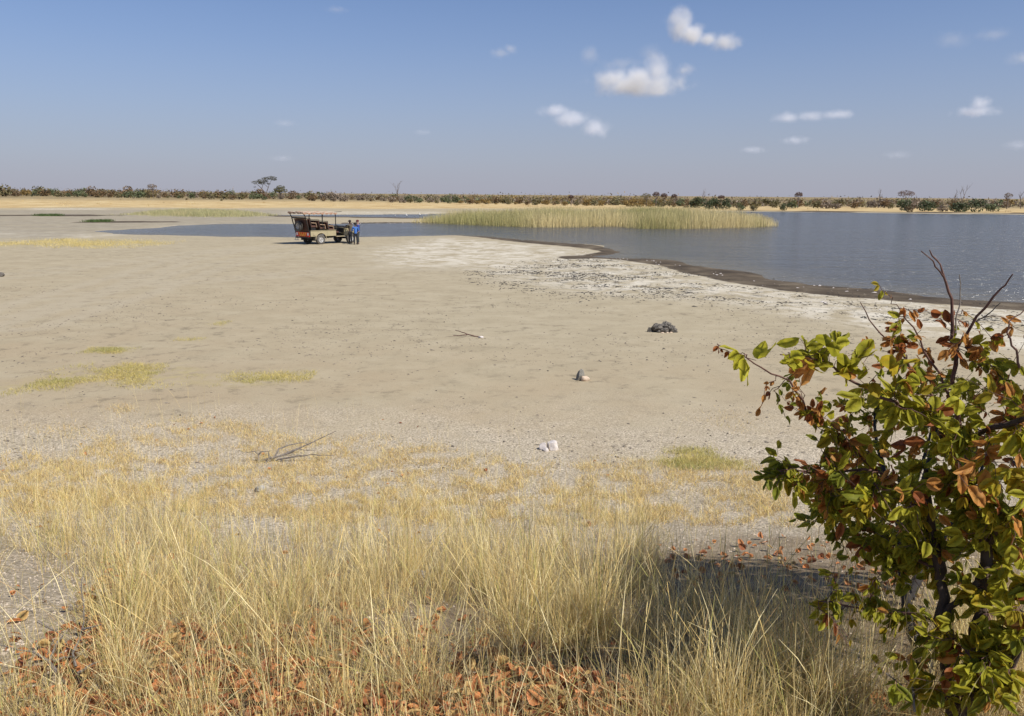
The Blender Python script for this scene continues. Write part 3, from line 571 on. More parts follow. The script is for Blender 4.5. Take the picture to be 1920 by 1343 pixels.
field('marsh_grass', 'low green yellow marsh grass patch on the left mudflat', 'grass', MARSH, 13000, lambda x, y: .85 * np.clip(poly_sd(x, y, MARSH) / 6 + .35, .3, 1) * (.7 + .6 * fbm(x * .3, y * .3, 53)), .04, lambda x, y, n: mixcol(fbm(x * .2, y * .2, 54) + rng.normal(0, .2, n) - .1, (.58, .50, .27), (.34, .36, .17), n), 2, 'reed', .2, .3, 5.0, None, 0.0, True)
for lab, pts, n in (('bright green weed patch on the left wet strip', [(68, 403.6), (110, 403.2), (114, 405.4), (72, 405.8)], 900), ('small green weed patch on the second mud strip', [(160, 415.2), (204, 414.2), (206, 416.6), (165, 417)], 700)):
    field('green_weeds', lab, 'weeds', flats(pts), n, lambda x, y: np.full(len(x), .3), .06, lambda x, y, k: mixcol(rng.random(k), (.06, .11, .03), (.12, .15, .05), k), 2, 'reed', .4, .4, .8)
PATCH = flats([(-80, 455), (0, 456), (60, 452), (120, 449), (150, 449), (180, 453), (240, 453), (300, 455), (330, 458), (260, 460), (190, 467), (120, 464), (60, 461), (-80, 461)])
field('straw_patch', 'flattened yellow straw grass patch on the left of the pan', 'grass', PATCH, 6500, lambda x, y: .08 + .22 * fbm(x * .6, y * .6, 55), .016, lambda x, y, n: mixcol(rng.random(n), (.62, .50, .19), (.78, .65, .30), n), 2, 'grass', .6, .6, 3.0, None, 0.0, True)
for i, (lab, n) in enumerate((('long low yellow green grass mat on the bare pan', 9500), ('thin short grass mat behind the long yellow green mat', 1500), ('low green tinged grass mat right of the white stone', 3000), ('tiny grass tuft patch in the middle of the pan', 350), ('smaller tiny grass tuft patch on the pan', 250))):
    field('grass_mat', lab, 'grass', TURF[i], n, lambda x, y: .035 + .05 * fbm(x * 1.5, y * 1.5, 56), .007, lambda x, y, k: mixcol(fbm(x * 1.2, y * 1.2, 57) * 1.3 - .25 + rng.normal(0, .2, k) + (.25 if i == 2 else 0), (.66, .54, .20), (.38, .37, .12), k), 2, 'grass', .9, .6, .6, None, 0.0, True)
# ------------------------------------------------------------------ open safari vehicle
M['khaki'] = plain('khaki_paint', (.37, .32, .195), .45, 0, .08, 3); M['khaki_d'] = plain('khaki_dusty', (.36, .30, .19), .7, 0, .15, 5)
M['black'] = plain('black_steel', (.018, .017, .016), .5); M['rubber'] = plain('tyre_rubber', (.11, .10, .088), .9, 0, .3, 9); M['rim'] = plain('grey_rim', (.42, .41, .39), .45, .3)
M['seat'] = plain('brown_seat', (.085, .04, .028), .7); M['tan'] = plain('tan_armrest', (.34, .235, .15), .7); M['canvas'] = plain('canvas', (.40, .24, .16), .9, 0, .25, 4)
M['cream'] = plain('cream_edge', (.62, .55, .45), .8); M['redref'] = plain('red_reflector', (.80, .05, .02), .35); M['orange'] = plain('orange_reflector', (.95, .42, .05), .35); M['white'] = plain('white_reflector', (.75, .72, .68), .4)
M['glass'] = plain('dark_glass', (.04, .05, .055), .1); M['lamp'] = plain('lamp_glass', (.6, .6, .58), .15)
VEH_YAW = R(50.0)
vp = gpt(601, 458.3)                                     # rear right wheel touches the ground here
hd = Vector((math.cos(VEH_YAW), math.sin(VEH_YAW), 0)); lf = Vector((-hd.y, hd.x, 0))
vo = vp + lf * .78; vz = float(gz(vo.x, vo.y)[0])
veh = empty('safari_vehicle', (vo.x, vo.y, vz), VEH_YAW); tag(veh, 'open khaki safari vehicle with tiered seats and canvas canopy parked by the water', 'vehicle')
WB = 2.85; RW = .375
def wheel(name, x, y, side, parent, z=RW, lab=None):
    t = MB().lathe([(.24, -.12), (.33, -.125), (RW - .01, -.10), (RW, -.06), (RW, .06), (RW - .01, .10), (.33, .125), (.24, .12)], (0, 0, 0), 24)
    o = t.build(name, M['rubber'], parent, True); o.location = (x, y, z)
    tr = MB()
    for k in range(28):
        q = k * math.pi / 14; tr.box((math.cos(q) * RW, 0, math.sin(q) * RW), (.03, .2, .045), Matrix.Rotation(-q, 3, 'Y'))
    tr.build('tread', M['rubber'], o)
    r = MB().lathe([(.245, -.1), (.245, side * .08), (.21, side * .07), (.12, side * .035), (.07, side * .06), (.0, side * .065)], (0, 0, 0), 20)
    for k in range(5):
        q = k * 2 * math.pi / 5; r.box((math.cos(q) * .16, side * .06, math.sin(q) * .16), (.1, .03, .045), Matrix.Rotation(-q, 3, 'Y'))
    r.build('rim', M['rim'], o, True); return o
for x in (0, WB):
    for s in (-1, 1): wheel('wheel', x, s * .78, s, veh)
ch = MB()
for s in (-1, 1): ch.box((1.3, s * .42, .56), (4.5, .1, .13))
ch.tube([(0, -.75, RW), (0, .75, RW)], .07, 8); ch.tube([(WB, -.75, RW), (WB, .75, RW)], .07, 8); ch.box((0, .1, RW), (.3, .3, .28)); ch.box((1.0, .3, .48), (.9, .4, .2)); ch.tube([(1.6, -.2, .45), (-.8, -.35, .42)], .035, 6)
ch.build('chassis', M['black'], veh)
def arch(cx, r, x0, x1, zb, zt, n=9):     # side panel outline with a wheel arch cut from its lower edge
    pts = [(x0, zb)]
    for i in range(n):
        q = math.pi - math.pi * i / (n - 1); pts.append((cx + r * math.cos(q), max(zb, RW + r * math.sin(q)) if 0 < i < n - 1 else zb))
    return pts + [(x1, zb), (x1, zt), (x0, zt)]
tub = MB()
for s in (-1, 1): tub.prism(arch(0, .47, -.92, 1.42, .6, 1.02), s * .84, s * .88)
tub.box((.25, 0, .80), (2.3, 1.66, .05)); tub.box((1.40, 0, .86), (.04, 1.66, .34))
for s in (-1, 1): tub.box((.25, s * .87, 1.035), (2.36, .09, .03)); tub.box((.62, s * .885, .80), (.02, .015, .36)); tub.box((1.2, s * .885, .8), (.02, .015, .36))
tub.build('body', M['khaki'], veh, False, .008)
for s in (-1, 1):
    fl = MB(); pts = []
    for i in range(11):
        q = math.pi * i / 10; pts.append((.49 * math.cos(q), s * .9, RW + .49 * math.sin(q)))
    fl.tube(pts, .03, 6); fl.build('wheel_arch', M['khaki_d'], veh)
    MB().box((1.85, s * .84, .55), (.86, .16, .06)).build('side_step', M['khaki_d'], veh, False, .01)
    MB().box((-.62, s * .89, .78), (.2, .03, .16)).build('side_locker', M['khaki_d'], veh, False, .006)
    fr_ = MB().prism(arch(WB, .47, 2.28, 3.42, .58, 1.06), s * .62, s * .88); fr_.build('fender', M['khaki'], veh, False, .015)
    MB().lathe([(.0, .02), (.09, .015), (.1, 0), (.1, -.03)], (0, 0, 0), 16, 'y').build('headlight', M['lamp'], veh, True, 0, (3.44, s * .6, .86)).rotation_euler = (0, 0, R(-90))
    MB().box((3.435, s * .76, .9), (.03, .09, .07)).build('indicator', M['orange'], veh)
    MB().box((2.24, s * .86, .86), (.09, .05, .6)).build('door_pillar', M['khaki'], veh, False, .008)
    mr = MB().tube([(2.26, s * .88, 1.12), (2.3, s * 1.02, 1.25)], .015, 6); mr.box((2.3, s * 1.04, 1.3), (.04, .14, .2)); mr.build('mirror', M['black'], veh)
MB().prism([(2.26, 1.06), (2.26, 1.22), (2.5, 1.235), (3.3, 1.17), (3.42, 1.11), (3.42, 1.06)], -.68, .68).build('bonnet', M['khaki'], veh, False, .03)
g = MB().box((3.43, 0, .84), (.03, .9, .36))
for k in range(6): g.box((3.45, 0, .7 + k * .055), (.02, .86, .02))
g.build('grille', M['black'], veh); MB().box((3.62, 0, .56), (.14, 1.7, .16)).build('front_bumper', M['black'], veh, False, .02)
bl = MB()
for s in (-1, 1): bl.tube([(3.66, s * .4, .6), (3.72, s * .4, 1.05)], .03, 8)
bl.tube([(3.72, -.55, 1.05), (3.72, .55, 1.05)], .03, 8); bl.build('bull_bar', M['black'], veh)
wsf = MB()
wsf.tube([(2.3, -.78, 1.26), (2.95, -.78, 1.27), (2.95, .78, 1.27), (2.3, .78, 1.26), (2.3, -.78, 1.26)], .025, 6); o = wsf.build('windscreen_frame', M['black'], veh); MB().box((2.62, 0, 1.265), (.62, 1.5, .01)).build('windscreen', M['glass'], o)
d = MB().box((2.2, 0, 1.0), (.14, 1.6, .3)); d.box((1.85, 0, .52), (.84, 1.5, .05)); d.build('dashboard', M['black'], veh)
sw = MB().tube([(0, .19 * math.cos(a * .5236), .19 * math.sin(a * .5236)) for a in range(13)], .016, 6); sw.tube([(0, 0, 0), (.3, 0, -.12)], .02, 6); sw.build('steering_wheel', M['black'], veh, False, 0, (1.95, -.38, 1.22)).rotation_euler = (0, R(-25), 0)
def seat(x, y, z, w, hb=.52):
    o = MB().box((x, y, z), (.46, w, .14)).build('seat', M['seat'], veh, False, .03)
    MB().box((x - .27, y, z + .05 + hb / 2), (.12, w, hb), Matrix.Rotation(R(-12), 3, 'Y')).build('backrest', M['seat'], o, False, .03)
for y in (-.42, .42): seat(1.62, y, .86, .5, .5)
TIERS = ((1.0, 1.08), (.22, 1.2), (-.58, 1.34))
for x, z in TIERS:
    for y in (-.56, 0, .56): seat(x, y, z, .5)
    f_ = MB()
    for s in (-1, 1): f_.tube([(x - .22, s * .8, 1.03), (x - .30, s * .82, z + .6)], .022, 6)
    f_.tube([(x - .3, -.82, z + .62), (x - .3, .82, z + .62)], .022, 6); f_.box((x, 0, (z + .82) / 2), (.42, 1.5, z - .84 - .1)); f_.build('seat_riser', M['black'], veh)
    for s in (-1, 1):
        MB().tube([(x - .24, s * .83, z + .28), (x + .2, s * .84, z + .24)], .03, 8).build('armrest', M['tan'], veh)
        MB().tube([(x + .2, s * .83, z + .24), (x + .26, s * .84, z - .06)], .026, 8).build('armrest_post', M['tan'], veh)
po = [([(1.44, s * .83, 1.03), (1.44, s * .83, 2.33)]) for s in (-1, 1)] + [([(.32, s * .83, 1.03), (.2, s * .83, 1.6), (.25, s * .83, 2.33)]) for s in (-1, 1)] + [([(-.9, s * .86, .45), (-1.3, s * .87, 1.98), (-1.5, s * .87, 2.36)]) for s in (-1, 1)]
for p in po: MB().tube(p, .035, 8).build('canopy_post', M['black'], veh)
cf = MB()
for s in (-1, 1): cf.tube([(-1.58, s * .86, 2.40), (1.5, s * .86, 2.34)], .025, 6)
for x in (-1.3, -.3, .6, 1.46): cf.tube([(x, -.86, 2.35), (x, .86, 2.35)], .022, 6)
cf.tube([(1.46, -.5, 2.36), (2.35, -.45, 2.42)], .018, 6); cf.build('canopy_frame', M['black'], veh)
rf = MB(); rf.tube([(-1.31, -.87, 1.98), (-1.31, .87, 1.98)], .05, 8); rf.tube([(-1.31, .87, 1.98), (-1.18, .87, 1.5)], .04, 8); rf.tube([(-1.31, -.87, 1.98), (-1.18, -.87, 1.5)], .04, 8); rf.build('rear_frame', M['black'], veh)
# rolled canvas canopy with a hanging scalloped edge
nx, ny = 27, 11; V = []; Fc = []
for i in range(nx):
    for j in range(ny):
        x = -1.62 + 3.16 * i / (nx - 1); y = -.93 + 1.86 * j / (ny - 1); sag = .035 * math.sin(i / (nx - 1) * math.pi * 6) ** 2 + .03 * math.sin(j * 1.3 + i * .5)
        V.append((x, y, 2.43 - .05 * (x + 1.3) / 2.8 - sag))
for i in range(nx - 1):
    for j in range(ny - 1): Fc.append((i * ny + j, (i + 1) * ny + j, (i + 1) * ny + j + 1, i * ny + j + 1))
me = bpy.data.meshes.new('canopy'); me.from_pydata(V, [], Fc); me.materials.append(M['canvas']); can = link('canopy', me, veh); so = can.modifiers.new('thickness', 'SOLIDIFY'); so.thickness = .02
def valance(pts, n, drop):
    V = []; Fc = []
    for i in range(n + 1):
        t = i / n; p = Vector(pts[0]).lerp(Vector(pts[1]), t); dd = drop * (.45 + .55 * abs(math.sin(t * n * math.pi / 5))); w = .012 * math.sin(t * 60)
        V += [(p.x + w, p.y + w, p.z), (p.x - w, p.y - w, p.z - dd)]
    Fc = [(2 * i, 2 * i + 2, 2 * i + 3, 2 * i + 1) for i in range(n)]
    me = bpy.data.meshes.new('valance'); me.from_pydata(V, [], Fc); me.materials.append(M['canvas']); o = link('valance', me, can); q = o.modifiers.new('thickness', 'SOLIDIFY'); q.thickness = .012; return o
valance(((-1.60, -.95, 2.42), (1.52, -.95, 2.365)), 40, .17); valance(((-1.60, .95, 2.42), (1.52, .95, 2.365)), 40, .17); valance(((-1.625, -.93, 2.425), (-1.625, .93, 2.425)), 25, .15)
for (a, b) in (((-1.60, -.965), (1.52, -.965)), ((-1.64, -.93), (-1.64, .93))):
    MB().tube([(a[0] + (b[0] - a[0]) * t / 12, a[1] + (b[1] - a[1]) * t / 12, 2.40 - .04 * (a[0] + (b[0] - a[0]) * t / 12 + 1.3) / 2.8 + .02 * math.sin(t * 2.1)) for t in range(13)], .022, 6).build('canopy_rope', M['cream'], can)
# back of the vehicle: spare wheel, panel, reflector board, step
MB().box((-1.06, 0, 1.45), (.05, 1.6, .92), Matrix.Rotation(R(-9), 3, 'Y')).build('back_panel', M['seat'], veh, False, .02)
bt = MB(); bt.tube([(-1.16, -.82, 1.86), (-1.16, -.3, 1.93), (-1.16, .3, 1.93), (-1.16, .82, 1.86)], .035, 8); bt.build('back_rail', M['tan'], veh)
sp = wheel('spare_wheel', -1.34, .02, 1, veh, 1.36); sp.rotation_euler = (0, R(0), R(90))
tg = MB().box((-.95, 0, .79), (.06, 1.74, .42)).build('tailgate', M['black'], veh, False, .01)
rb = MB().box((-1.0, 0, .75), (.03, 1.7, .34)).build('reflector_board', M['redref'], veh)
for y in (-.34, -.12, .1, .32):
    sl = 1 if y < 0 else -1; MB().add([(-1.018, y - .06 + sl * .08, .61), (-1.018, y + .06 + sl * .08, .61), (-1.018, y + .06 - sl * .08, .90), (-1.018, y - .06 - sl * .08, .90), (-1.03, y - .06 + sl * .08, .61), (-1.03, y + .06 + sl * .08, .61), (-1.03, y + .06 - sl * .08, .90), (-1.03, y - .06 - sl * .08, .90)],
        [(0, 1, 2, 3), (7, 6, 5, 4), (0, 4, 5, 1), (1, 5, 6, 2), (2, 6, 7, 3), (3, 7, 4, 0)]).build('chevron', M['orange'], rb)
for s in (-1, 1): MB().box((-1.022, s * .68, .78), (.015, .2, .2)).build('tail_lamp', M['white'], rb)
MB().box((-1.02, 0, .52), (.16, 1.6, .08)).build('rear_bumper', M['black'], veh, False, .01)
st = MB()
for y in (.48, .82): st.tube([(-1.05, y, .62), (-1.12, y, .32)], .022, 6)
st.box((-1.13, .65, .33), (.16, .4, .03)); st.build('rear_step', M['cream'], veh)
MB().box((-.98, .78, .5), (.05, .12, .16)).build('number_plate', M['white'], veh)
for s in (-1, 1): MB().box((-.52, s * .78, .42), (.02, .26, .28)).build('mud_flap', M['rubber'], veh)

# ------------------------------------------------------------------ people
SK = {'dark': plain('skin_dark', (.09, .048, .03), .5), 'fair': plain('skin_fair', (.50, .31, .23), .5)}
def cloth(name, c): return plain(name, c, .85, 0, .2, 7)
def skin_mesh(name, chains, mats, sub=2):
    bm = bmesh.new(); lay = bm.verts.layers.skin.verify(); first = True
    for ch_ in chains:
        prev = None
        for p, r in ch_:
            v = bm.verts.new(p); r = r if hasattr(r, '__len__') else (r, r); v[lay].radius = r
            if prev: bm.edges.new((prev, v))
            else: v[lay].use_root = True
            prev = v
    bmesh.ops.remove_doubles(bm, verts=bm.verts, dist=.004)
    me = bpy.data.meshes.new(name); bm.to_mesh(me); bm.free(); o = bpy.data.objects.new(name, me); COL.objects.link(o)
    o.modifiers.new('skin', 'SKIN'); s = o.modifiers.new('sub', 'SUBSURF'); s.levels = s.render_levels = sub
    bpy.context.view_layer.update(); dg = bpy.context.evaluated_depsgraph_get(); m2 = bpy.data.meshes.new_from_object(o.evaluated_get(dg)); bpy.data.objects.remove(o)
    m2.materials.clear(); m2.materials.append(mats); m2.polygons.foreach_set('use_smooth', [True] * len(m2.polygons)); return m2
def person(label, px, py, face, H, skin, top, legs, hat, hatkind, lsh, rsh, headpitch=0.0):
    """lsh / rsh: (elbow, wrist) offsets of the left and right arm from the shoulder; face: heading of the face."""
    p = gpt(px, py); root = empty('person', (p.x, p.y, gz(p.x, p.y)[0]), face); tag(root, label, 'person', 'people standing beside the vehicle'); k = H / 1.75
    S = lambda c: [((q[0] * k, q[1] * k, q[2] * k), r if hasattr(r, '__len__') else r * k) for q, r in c]
    hip = (0, 0, .93); ch_ = [S([(hip, .115), ((.0, 0, 1.08), .118), ((.01, 0, 1.26), .128), ((.0, 0, 1.40), .105), ((.0, 0, 1.475), .05), ((.015, 0, 1.54), .056), ((.03, 0, 1.62), .088), ((.02, 0, 1.70), .068)])]
    arms = []
    for s, (e, w) in ((1, lsh), (-1, rsh)):
        ch_.append(S([(hip, .115), ((.0, s * .10, .88), .09), ((.015, s * .11, .50), .058), ((-.01, s * .115, .13), .042), ((-.02, s * .115, .045), .045), ((.13, s * .13, .03), .035)]))
        sh = Vector((0, s * .185, 1.40)); el = sh + Vector(e); wr = sh + Vector(w); arms.append((sh, el, wr, s))
        ch_.append(S([((.0, 0, 1.40), .105), (tuple(sh), .062), (tuple(el), .043), (tuple(wr), .03), (tuple(wr + (wr - el).normalized() * .07), .036)]))
        dv = (wr - el).normalized(); palm = wr + dv * .07; side = dv.cross(Vector((0, 0, 1))); side = side.normalized() if side.length > .1 else Vector((1, 0, 0)); nrm = dv.cross(side)
        for j, L in enumerate((.075, .085, .08, .062)):
            b0 = palm + side * (j - 1.5) * .019; ch_.append(S([(tuple(b0), .011), (tuple(b0 + dv * L * .55), .0095), (tuple(b0 + dv * L * .95 + nrm * .025), .008)]))
        b0 = wr + dv * .03 + side * -.03; ch_.append(S([(tuple(b0), .013), (tuple(b0 - side * .03 + dv * .03), .011), (tuple(b0 - side * .035 + dv * .06), .009)]))
    body = link('body', skin_mesh('body', ch_, skin), root)
    fc = MB()
    for s in (-1, 1): fc.lathe([(0, -.012), (.011, 0), (0, .012)], (.105 * k, s * .032 * k, 1.635 * k), 8, 'z')
    fc.build('eyes', M['black'], root); MB().add([(.1 * k, 0, 1.64 * k), (.135 * k, 0, 1.59 * k), (.1 * k, .018 * k, 1.585 * k), (.1 * k, -.018 * k, 1.585 * k)], [(0, 1, 2), (0, 3, 1), (1, 3, 2), (0, 2, 3)]).build('nose', skin, root)
    MB().box((.108 * k, 0, 1.555 * k), (.012, .045, .01)).build('mouth', M['seat'], root)
    for s in (-1, 1): MB().box((.02 * k, s * .092 * k, 1.62 * k), (.035, .015, .055)).build('ear', skin, root)
    tc_ = [S([((0, 0, .86), .135), ((0, 0, .93), .14), ((0, 0, 1.08), .14), ((.01, 0, 1.26), .148), ((0, 0, 1.40), .125), ((0, 0, 1.465), .068)])]
    for sh, el, wr, s in arms: tc_.append(S([((0, 0, 1.40), .125), (tuple(sh), .08), (tuple(el), .06), (tuple(el.lerp(wr, .92)), .046)]))
    link('jacket', skin_mesh('jacket', tc_, top), root)
    lc = []
    for s in (-1, 1): lc.append(S([((0, 0, .96), .128), ((.0, s * .10, .87), .104), ((.015, s * .11, .50), .074), ((-.005, s * .115, .09), .06)]))
    link('trousers', skin_mesh('trousers', lc, legs), root)
    for s in (-1, 1): link('shoe', skin_mesh('shoe', [S([((-.06, s * .115, .045), .048), ((.05, s * .122, .042), .048), ((.15, s * .13, .035), .042)])], M['black'], 1), root)
    h = MB().lathe([(.108, -.02), (.112, .03), (.095, .085), (.05, .115), (0, .12)], (.018 * k, 0, 1.665 * k), 16, 'z')
    if hatkind == 'cap': h.box((.15 * k, 0, 1.668 * k), (.12, .16, .012))
    h.build('cap' if hatkind == 'cap' else 'hair', hat, root, True); return root
DN = ((.0, .06, -.28), (.06, .04, -.52))
c_olive = cloth('olive_jacket', (.10, .085, .062)); c_dark = cloth('dark_trousers', (.02, .022, .03)); c_lb = cloth('bright_blue_jacket', (.055, .16, .46)); c_nb = cloth('navy_jacket', (.012, .04, .24)); c_grey = cloth('charcoal_trousers', (.05, .055, .05)); c_cap = cloth('dark_cap', (.03, .022, .02)); c_hair = cloth('black_hair', (.012, .01, .01)); c_red = cloth('dark_red_cap', (.10, .018, .022))
person('person in brown olive jacket and dark cap facing the front of the vehicle', 657.5, 456.6, R(150), 1.76, SK['dark'], c_olive, c_dark, c_cap, 'cap', ((.18, .05, -.22), (.42, -.02, -.18)), ((.18, -.05, -.22), (.40, .0, -.2)))
person('person in bright blue jacket seen from behind with hands held in front', 667.3, 458.9, R(105), 1.62, SK['dark'], c_lb, c_dark, c_hair, 'hair', ((.06, .09, -.26), (.28, -.02, -.30)), ((.06, -.09, -.26), (.28, .02, -.30)))
person('person in navy blue jacket and dark red cap, rightmost of the three', 672.2, 457.9, R(195), 1.80, SK['fair'], c_nb, c_grey, c_red, 'cap', ((.02, .05, -.28), (.08, .04, -.54)), ((.10, -.08, -.24), (.30, .06, -.16)))

# ------------------------------------------------------------------ birds
M['bird'] = plain('white_feathers', (.78, .77, .74), .8); M['leg'] = plain('dark_leg', (.05, .045, .04), .7)
for px, py, lab in ((741, 408.6, 'small white bird leftmost of the three on the sand spit'), (762.5, 408.8, 'white bird in the middle of the three on the sand spit'), (787, 408.6, 'tallest white bird of the three, nearest the reeds')):
    D = 3.86 * F / (py - (357.5 + px / 1920 * 15)) * 1.02; x = at(px, py, D).x; z = float(gz(x, D)[0]); h = .55 if px < 750 else .75 if px < 770 else .95
    b = empty('white_bird', (x, D, z), rng.uniform(0, 6)); tag(b, lab, 'bird', 'white birds on the sand spit')
    link('body', skin_mesh('body', [[((-.24 * h, 0, .50 * h), .03 * h), ((-.1 * h, 0, .53 * h), .11 * h), ((.06 * h, 0, .58 * h), .12 * h), ((.16 * h, 0, .68 * h), .055 * h), ((.13 * h, 0, .80 * h), .035 * h), ((.18 * h, 0, .92 * h), .035 * h), ((.24 * h, 0, .95 * h), .045 * h)]], M['bird']), b)
    for s in (-1, 1): MB().tube([(.0, s * .04 * h, .48 * h), (-.01, s * .04 * h, 0)], .014 * h, 5).build('leg', M['leg'], b)
    MB().tube([(.26 * h, 0, .95 * h), (.4 * h, 0, .93 * h)], [.02 * h, .004 * h], 5).build('bill', M['leg'], b)

# ------------------------------------------------------------------ stones, lump, sticks
def rock(name, label, cat_, p, size, mat, seed, rough=.3, parent=None, flatz=.8, rz=0, cuts=5):
    r = random.Random(seed); bm = bmesh.new(); bmesh.ops.create_icosphere(bm, subdivisions=4 if rough > .6 else 3, radius=.5)
    pl = [(Vector((r.gauss(0, 1), r.gauss(0, 1), r.gauss(0, .8))).normalized(), r.uniform(.28, .42)) for _ in range(cuts)]
    for v in bm.verts:
        for n, dd in pl:
            q = v.co.dot(n)
            if q > dd: v.co -= n * (q - dd) * .92
        v.co *= 1 + rough * (float(fbm(v.co.x * 6 + seed, v.co.y * 6 + v.co.z * 7, seed, 3 if rough > .6 else 1)) - .5) * (1.3 if rough > .6 else .5)
        v.co.z = max(v.co.z, -.3) * flatz; v.co = Vector((v.co.x * size[0], v.co.y * size[1], (v.co.z + .24) * size[2]))
    me = bpy.data.meshes.new(name); bm.to_mesh(me); bm.free(); me.materials.append(mat); o = link(name, me, parent, p); o.rotation_euler.z = rz
    if label: tag(o, label, cat_)
    return o
M['wstone'] = rock_mat('white_stone', (.52, .46, .42), (.74, .68, .63), 14); M['gstone'] = rock_mat('grey_stone', (.15, .14, .115), (.30, .28, .24), 14); M['pstone'] = rock_mat('pink_stone', (.50, .36, .24), (.68, .56, .44), 12); M['pgrey'] = rock_mat('pale_grey_stone', (.26, .25, .23), (.48, .46, .43), 14); M['lump'] = rock_mat('rough_dark', (.075, .066, .055), (.19, .17, .145), 7)
p = gpt(1034, 843); wsx = empty('white_stone', p); tag(wsx, 'white angular stone lying broken in pieces on the gravel', 'stone')
rock('block', None, None, (0.02, 0, -.01), (.21, .18, .22), M['wstone'], 5, .2, wsx, 1, .4); rock('chip', None, None, (-.115, .01, -.01), (.14, .15, .15), M['wstone'], 9, .2, wsx, 1, 1.2); rock('chip', None, None, (-.085, -.08, -.01), (.11, .09, .09), M['wstone'], 3, .2, wsx, 1, 2)
p = gpt(1085, 713); o = rock('grey_stone', 'upright grey stone leaning on a pale orange stone', 'stone', p, (.17, .18, .33), M['gstone'], 12, .35, None, 1, .5); o.rotation_euler.y = .35
p = gpt(1097, 713.5); rock('pale_stone', 'pale orange rounded stone beside the upright grey stone', 'stone', p, (.22, .18, .17), M['pstone'], 22, .25, None, .9, 1)
p = gpt(786, 1082); rock('grey_stone', 'pale grey stone half hidden in the tall dry grass', 'stone', p + Vector((0, 0, .0)), (.1, .08, .08), M['pgrey'], 31, .3, None, .9, .3)
p = gpt(487, 922); rock('round_stone', 'pale round stone behind thin grass stems on the left', 'stone', p, (.14, .13, .11), M['pgrey'], 41, .15, None, .95, .3)
p = gpt(2, 519); rock('dark_stone', 'small dark stone at the left edge of the pan', 'stone', p, (.35, .3, .3), M['lump'], 43, .4)
p = gpt(1240, 622); lp = empty('dark_lump', p); lp.scale = (1, 1, .74); tag(lp, 'rough dark grey lump with overhanging crust alone on the bare pan', 'lump')
for nm, loc, sz, sd_, rz in (('mass', (-.13, 0, .03), (.5, .36, .36), 61, .2), ('mass', (.14, .06, .03), (.5, .42, .48), 62, -.2), ('mass', (.3, -.02, .0), (.28, .3, .34), 64, .6), ('mass', (.02, -.1, .0), (.34, .25, .26), 65, .6), ('foot', (-.35, -.08, -.02), (.1, .12, .26), 66, 0), ('foot', (.37, -.14, -.02), (.1, .1, .18), 67, 0)):
    rock(nm, None, None, loc, sz, M['lump'], sd_, .75, lp, 1, rz, 7)
for x, y in ((-.02, -.26), (.24, -.2), (.12, -.24)): rock('pale_chip', None, None, (x, y, -.01), (.1, .07, .08), M['pstone'], int(70 + x * 50), .2, lp)
def branchy(name, label, cat_, chains, mat, D=None, r0=.012, r1=.004):
    pts = [[at(px, py, d) for px, py, d in c] for c in chains]; o0 = pts[0][0].copy(); o0.z = float(gz(o0.x, o0.y)[0]); root = empty(name, o0); tag(root, label, cat_)
    for i, c in enumerate(pts):
        q = [c[0]]
        for a, b in zip(c, c[1:]):
            for t in (1 / 3, 2 / 3, 1): q.append(a.lerp(b, t) + Vector((random.uniform(-1, 1), random.uniform(-1, 1), random.uniform(-1, 1))) * (b - a).length * .03)
        q = [Vector((v.x, v.y, max(v.z, float(gz(v.x, v.y)[0]) + .004))) - o0 for v in q]
        s = 1 if i == 0 else .7; MB().tube(q, np.linspace(r0 * s, r1, len(q)), 6).build('branch', mat, root)
    return root
dB = gpt(520, 866).y
branchy('dead_branch', 'grey dead branch with long thin twigs lying on the short straw', 'branch', [[(484, 868, dB), (510, 858, dB), (545, 848, dB + .1), (580, 832, dB + .2), (605, 820, dB + .25), (630, 808, dB + .3)], [(514, 860, dB), (523, 842, dB + .1), (540, 835, dB + .2), (565, 830, dB + .3), (576, 832, dB + .3)],
   [(520, 862, dB), (545, 857, dB), (585, 853, dB), (626, 854, dB)], [(486, 878, dB - .1), (484, 853, dB), (478, 846, dB), (463, 848, dB)], [(484, 853, dB), (490, 847, dB), (505, 846, dB)], [(535, 852, dB), (560, 842, dB), (590, 846, dB)], [(496, 876, dB - .1), (505, 858, dB), (503, 848, dB)]], M['greywood'], None, .022, .004)
dS = gpt(880, 631).y
branchy('fallen_stick', 'thin forked dark stick lying on the pan', 'stick', [[(898, 632, dS - .05), (880, 628, dS), (866, 623, dS + .1), (853, 619, dS + .3)], [(876, 628, dS), (862, 629, dS), (849, 629.5, dS)]], M['twig'], None, .02, .008)
p = gpt(902, 634); rock('pale_stone', 'small white stone at the end of the forked stick', 'stone', p, (.17, .12, .09), M['wstone'], 81, .3)
bL = gpt(112, 1300).y
branchy('fallen_twig', 'forked grey twig with thin side shoots lying among fallen leaves at the lower left', 'twig', [[(104, 1258, bL + .1), (92, 1240, bL + .12), (60, 1222, bL + .15), (0, 1210, bL + .18)], [(142, 1250, bL + .1), (136, 1225, bL + .14), (150, 1195, bL + .2), (156, 1170, bL + .22), (156, 1080, bL + .3)], [(92, 1240, bL + .12), (108, 1205, bL + .2), (130, 1178, bL + .25)], [(100, 1240, bL + .12), (120, 1232, bL + .15), (142, 1232, bL + .12)], [(145, 1262, bL + .05), (175, 1245, bL + .1), (205, 1232, bL + .15)], [(156, 1180, bL + .2), (190, 1172, bL + .2)], [(70, 1165, bL + .35), (100, 1180, bL + .35), (115, 1190, bL + .3)], [(104, 1258, bL + .1), (101, 1268, bL + .06)]], M['greywood'], None, .008, .002)

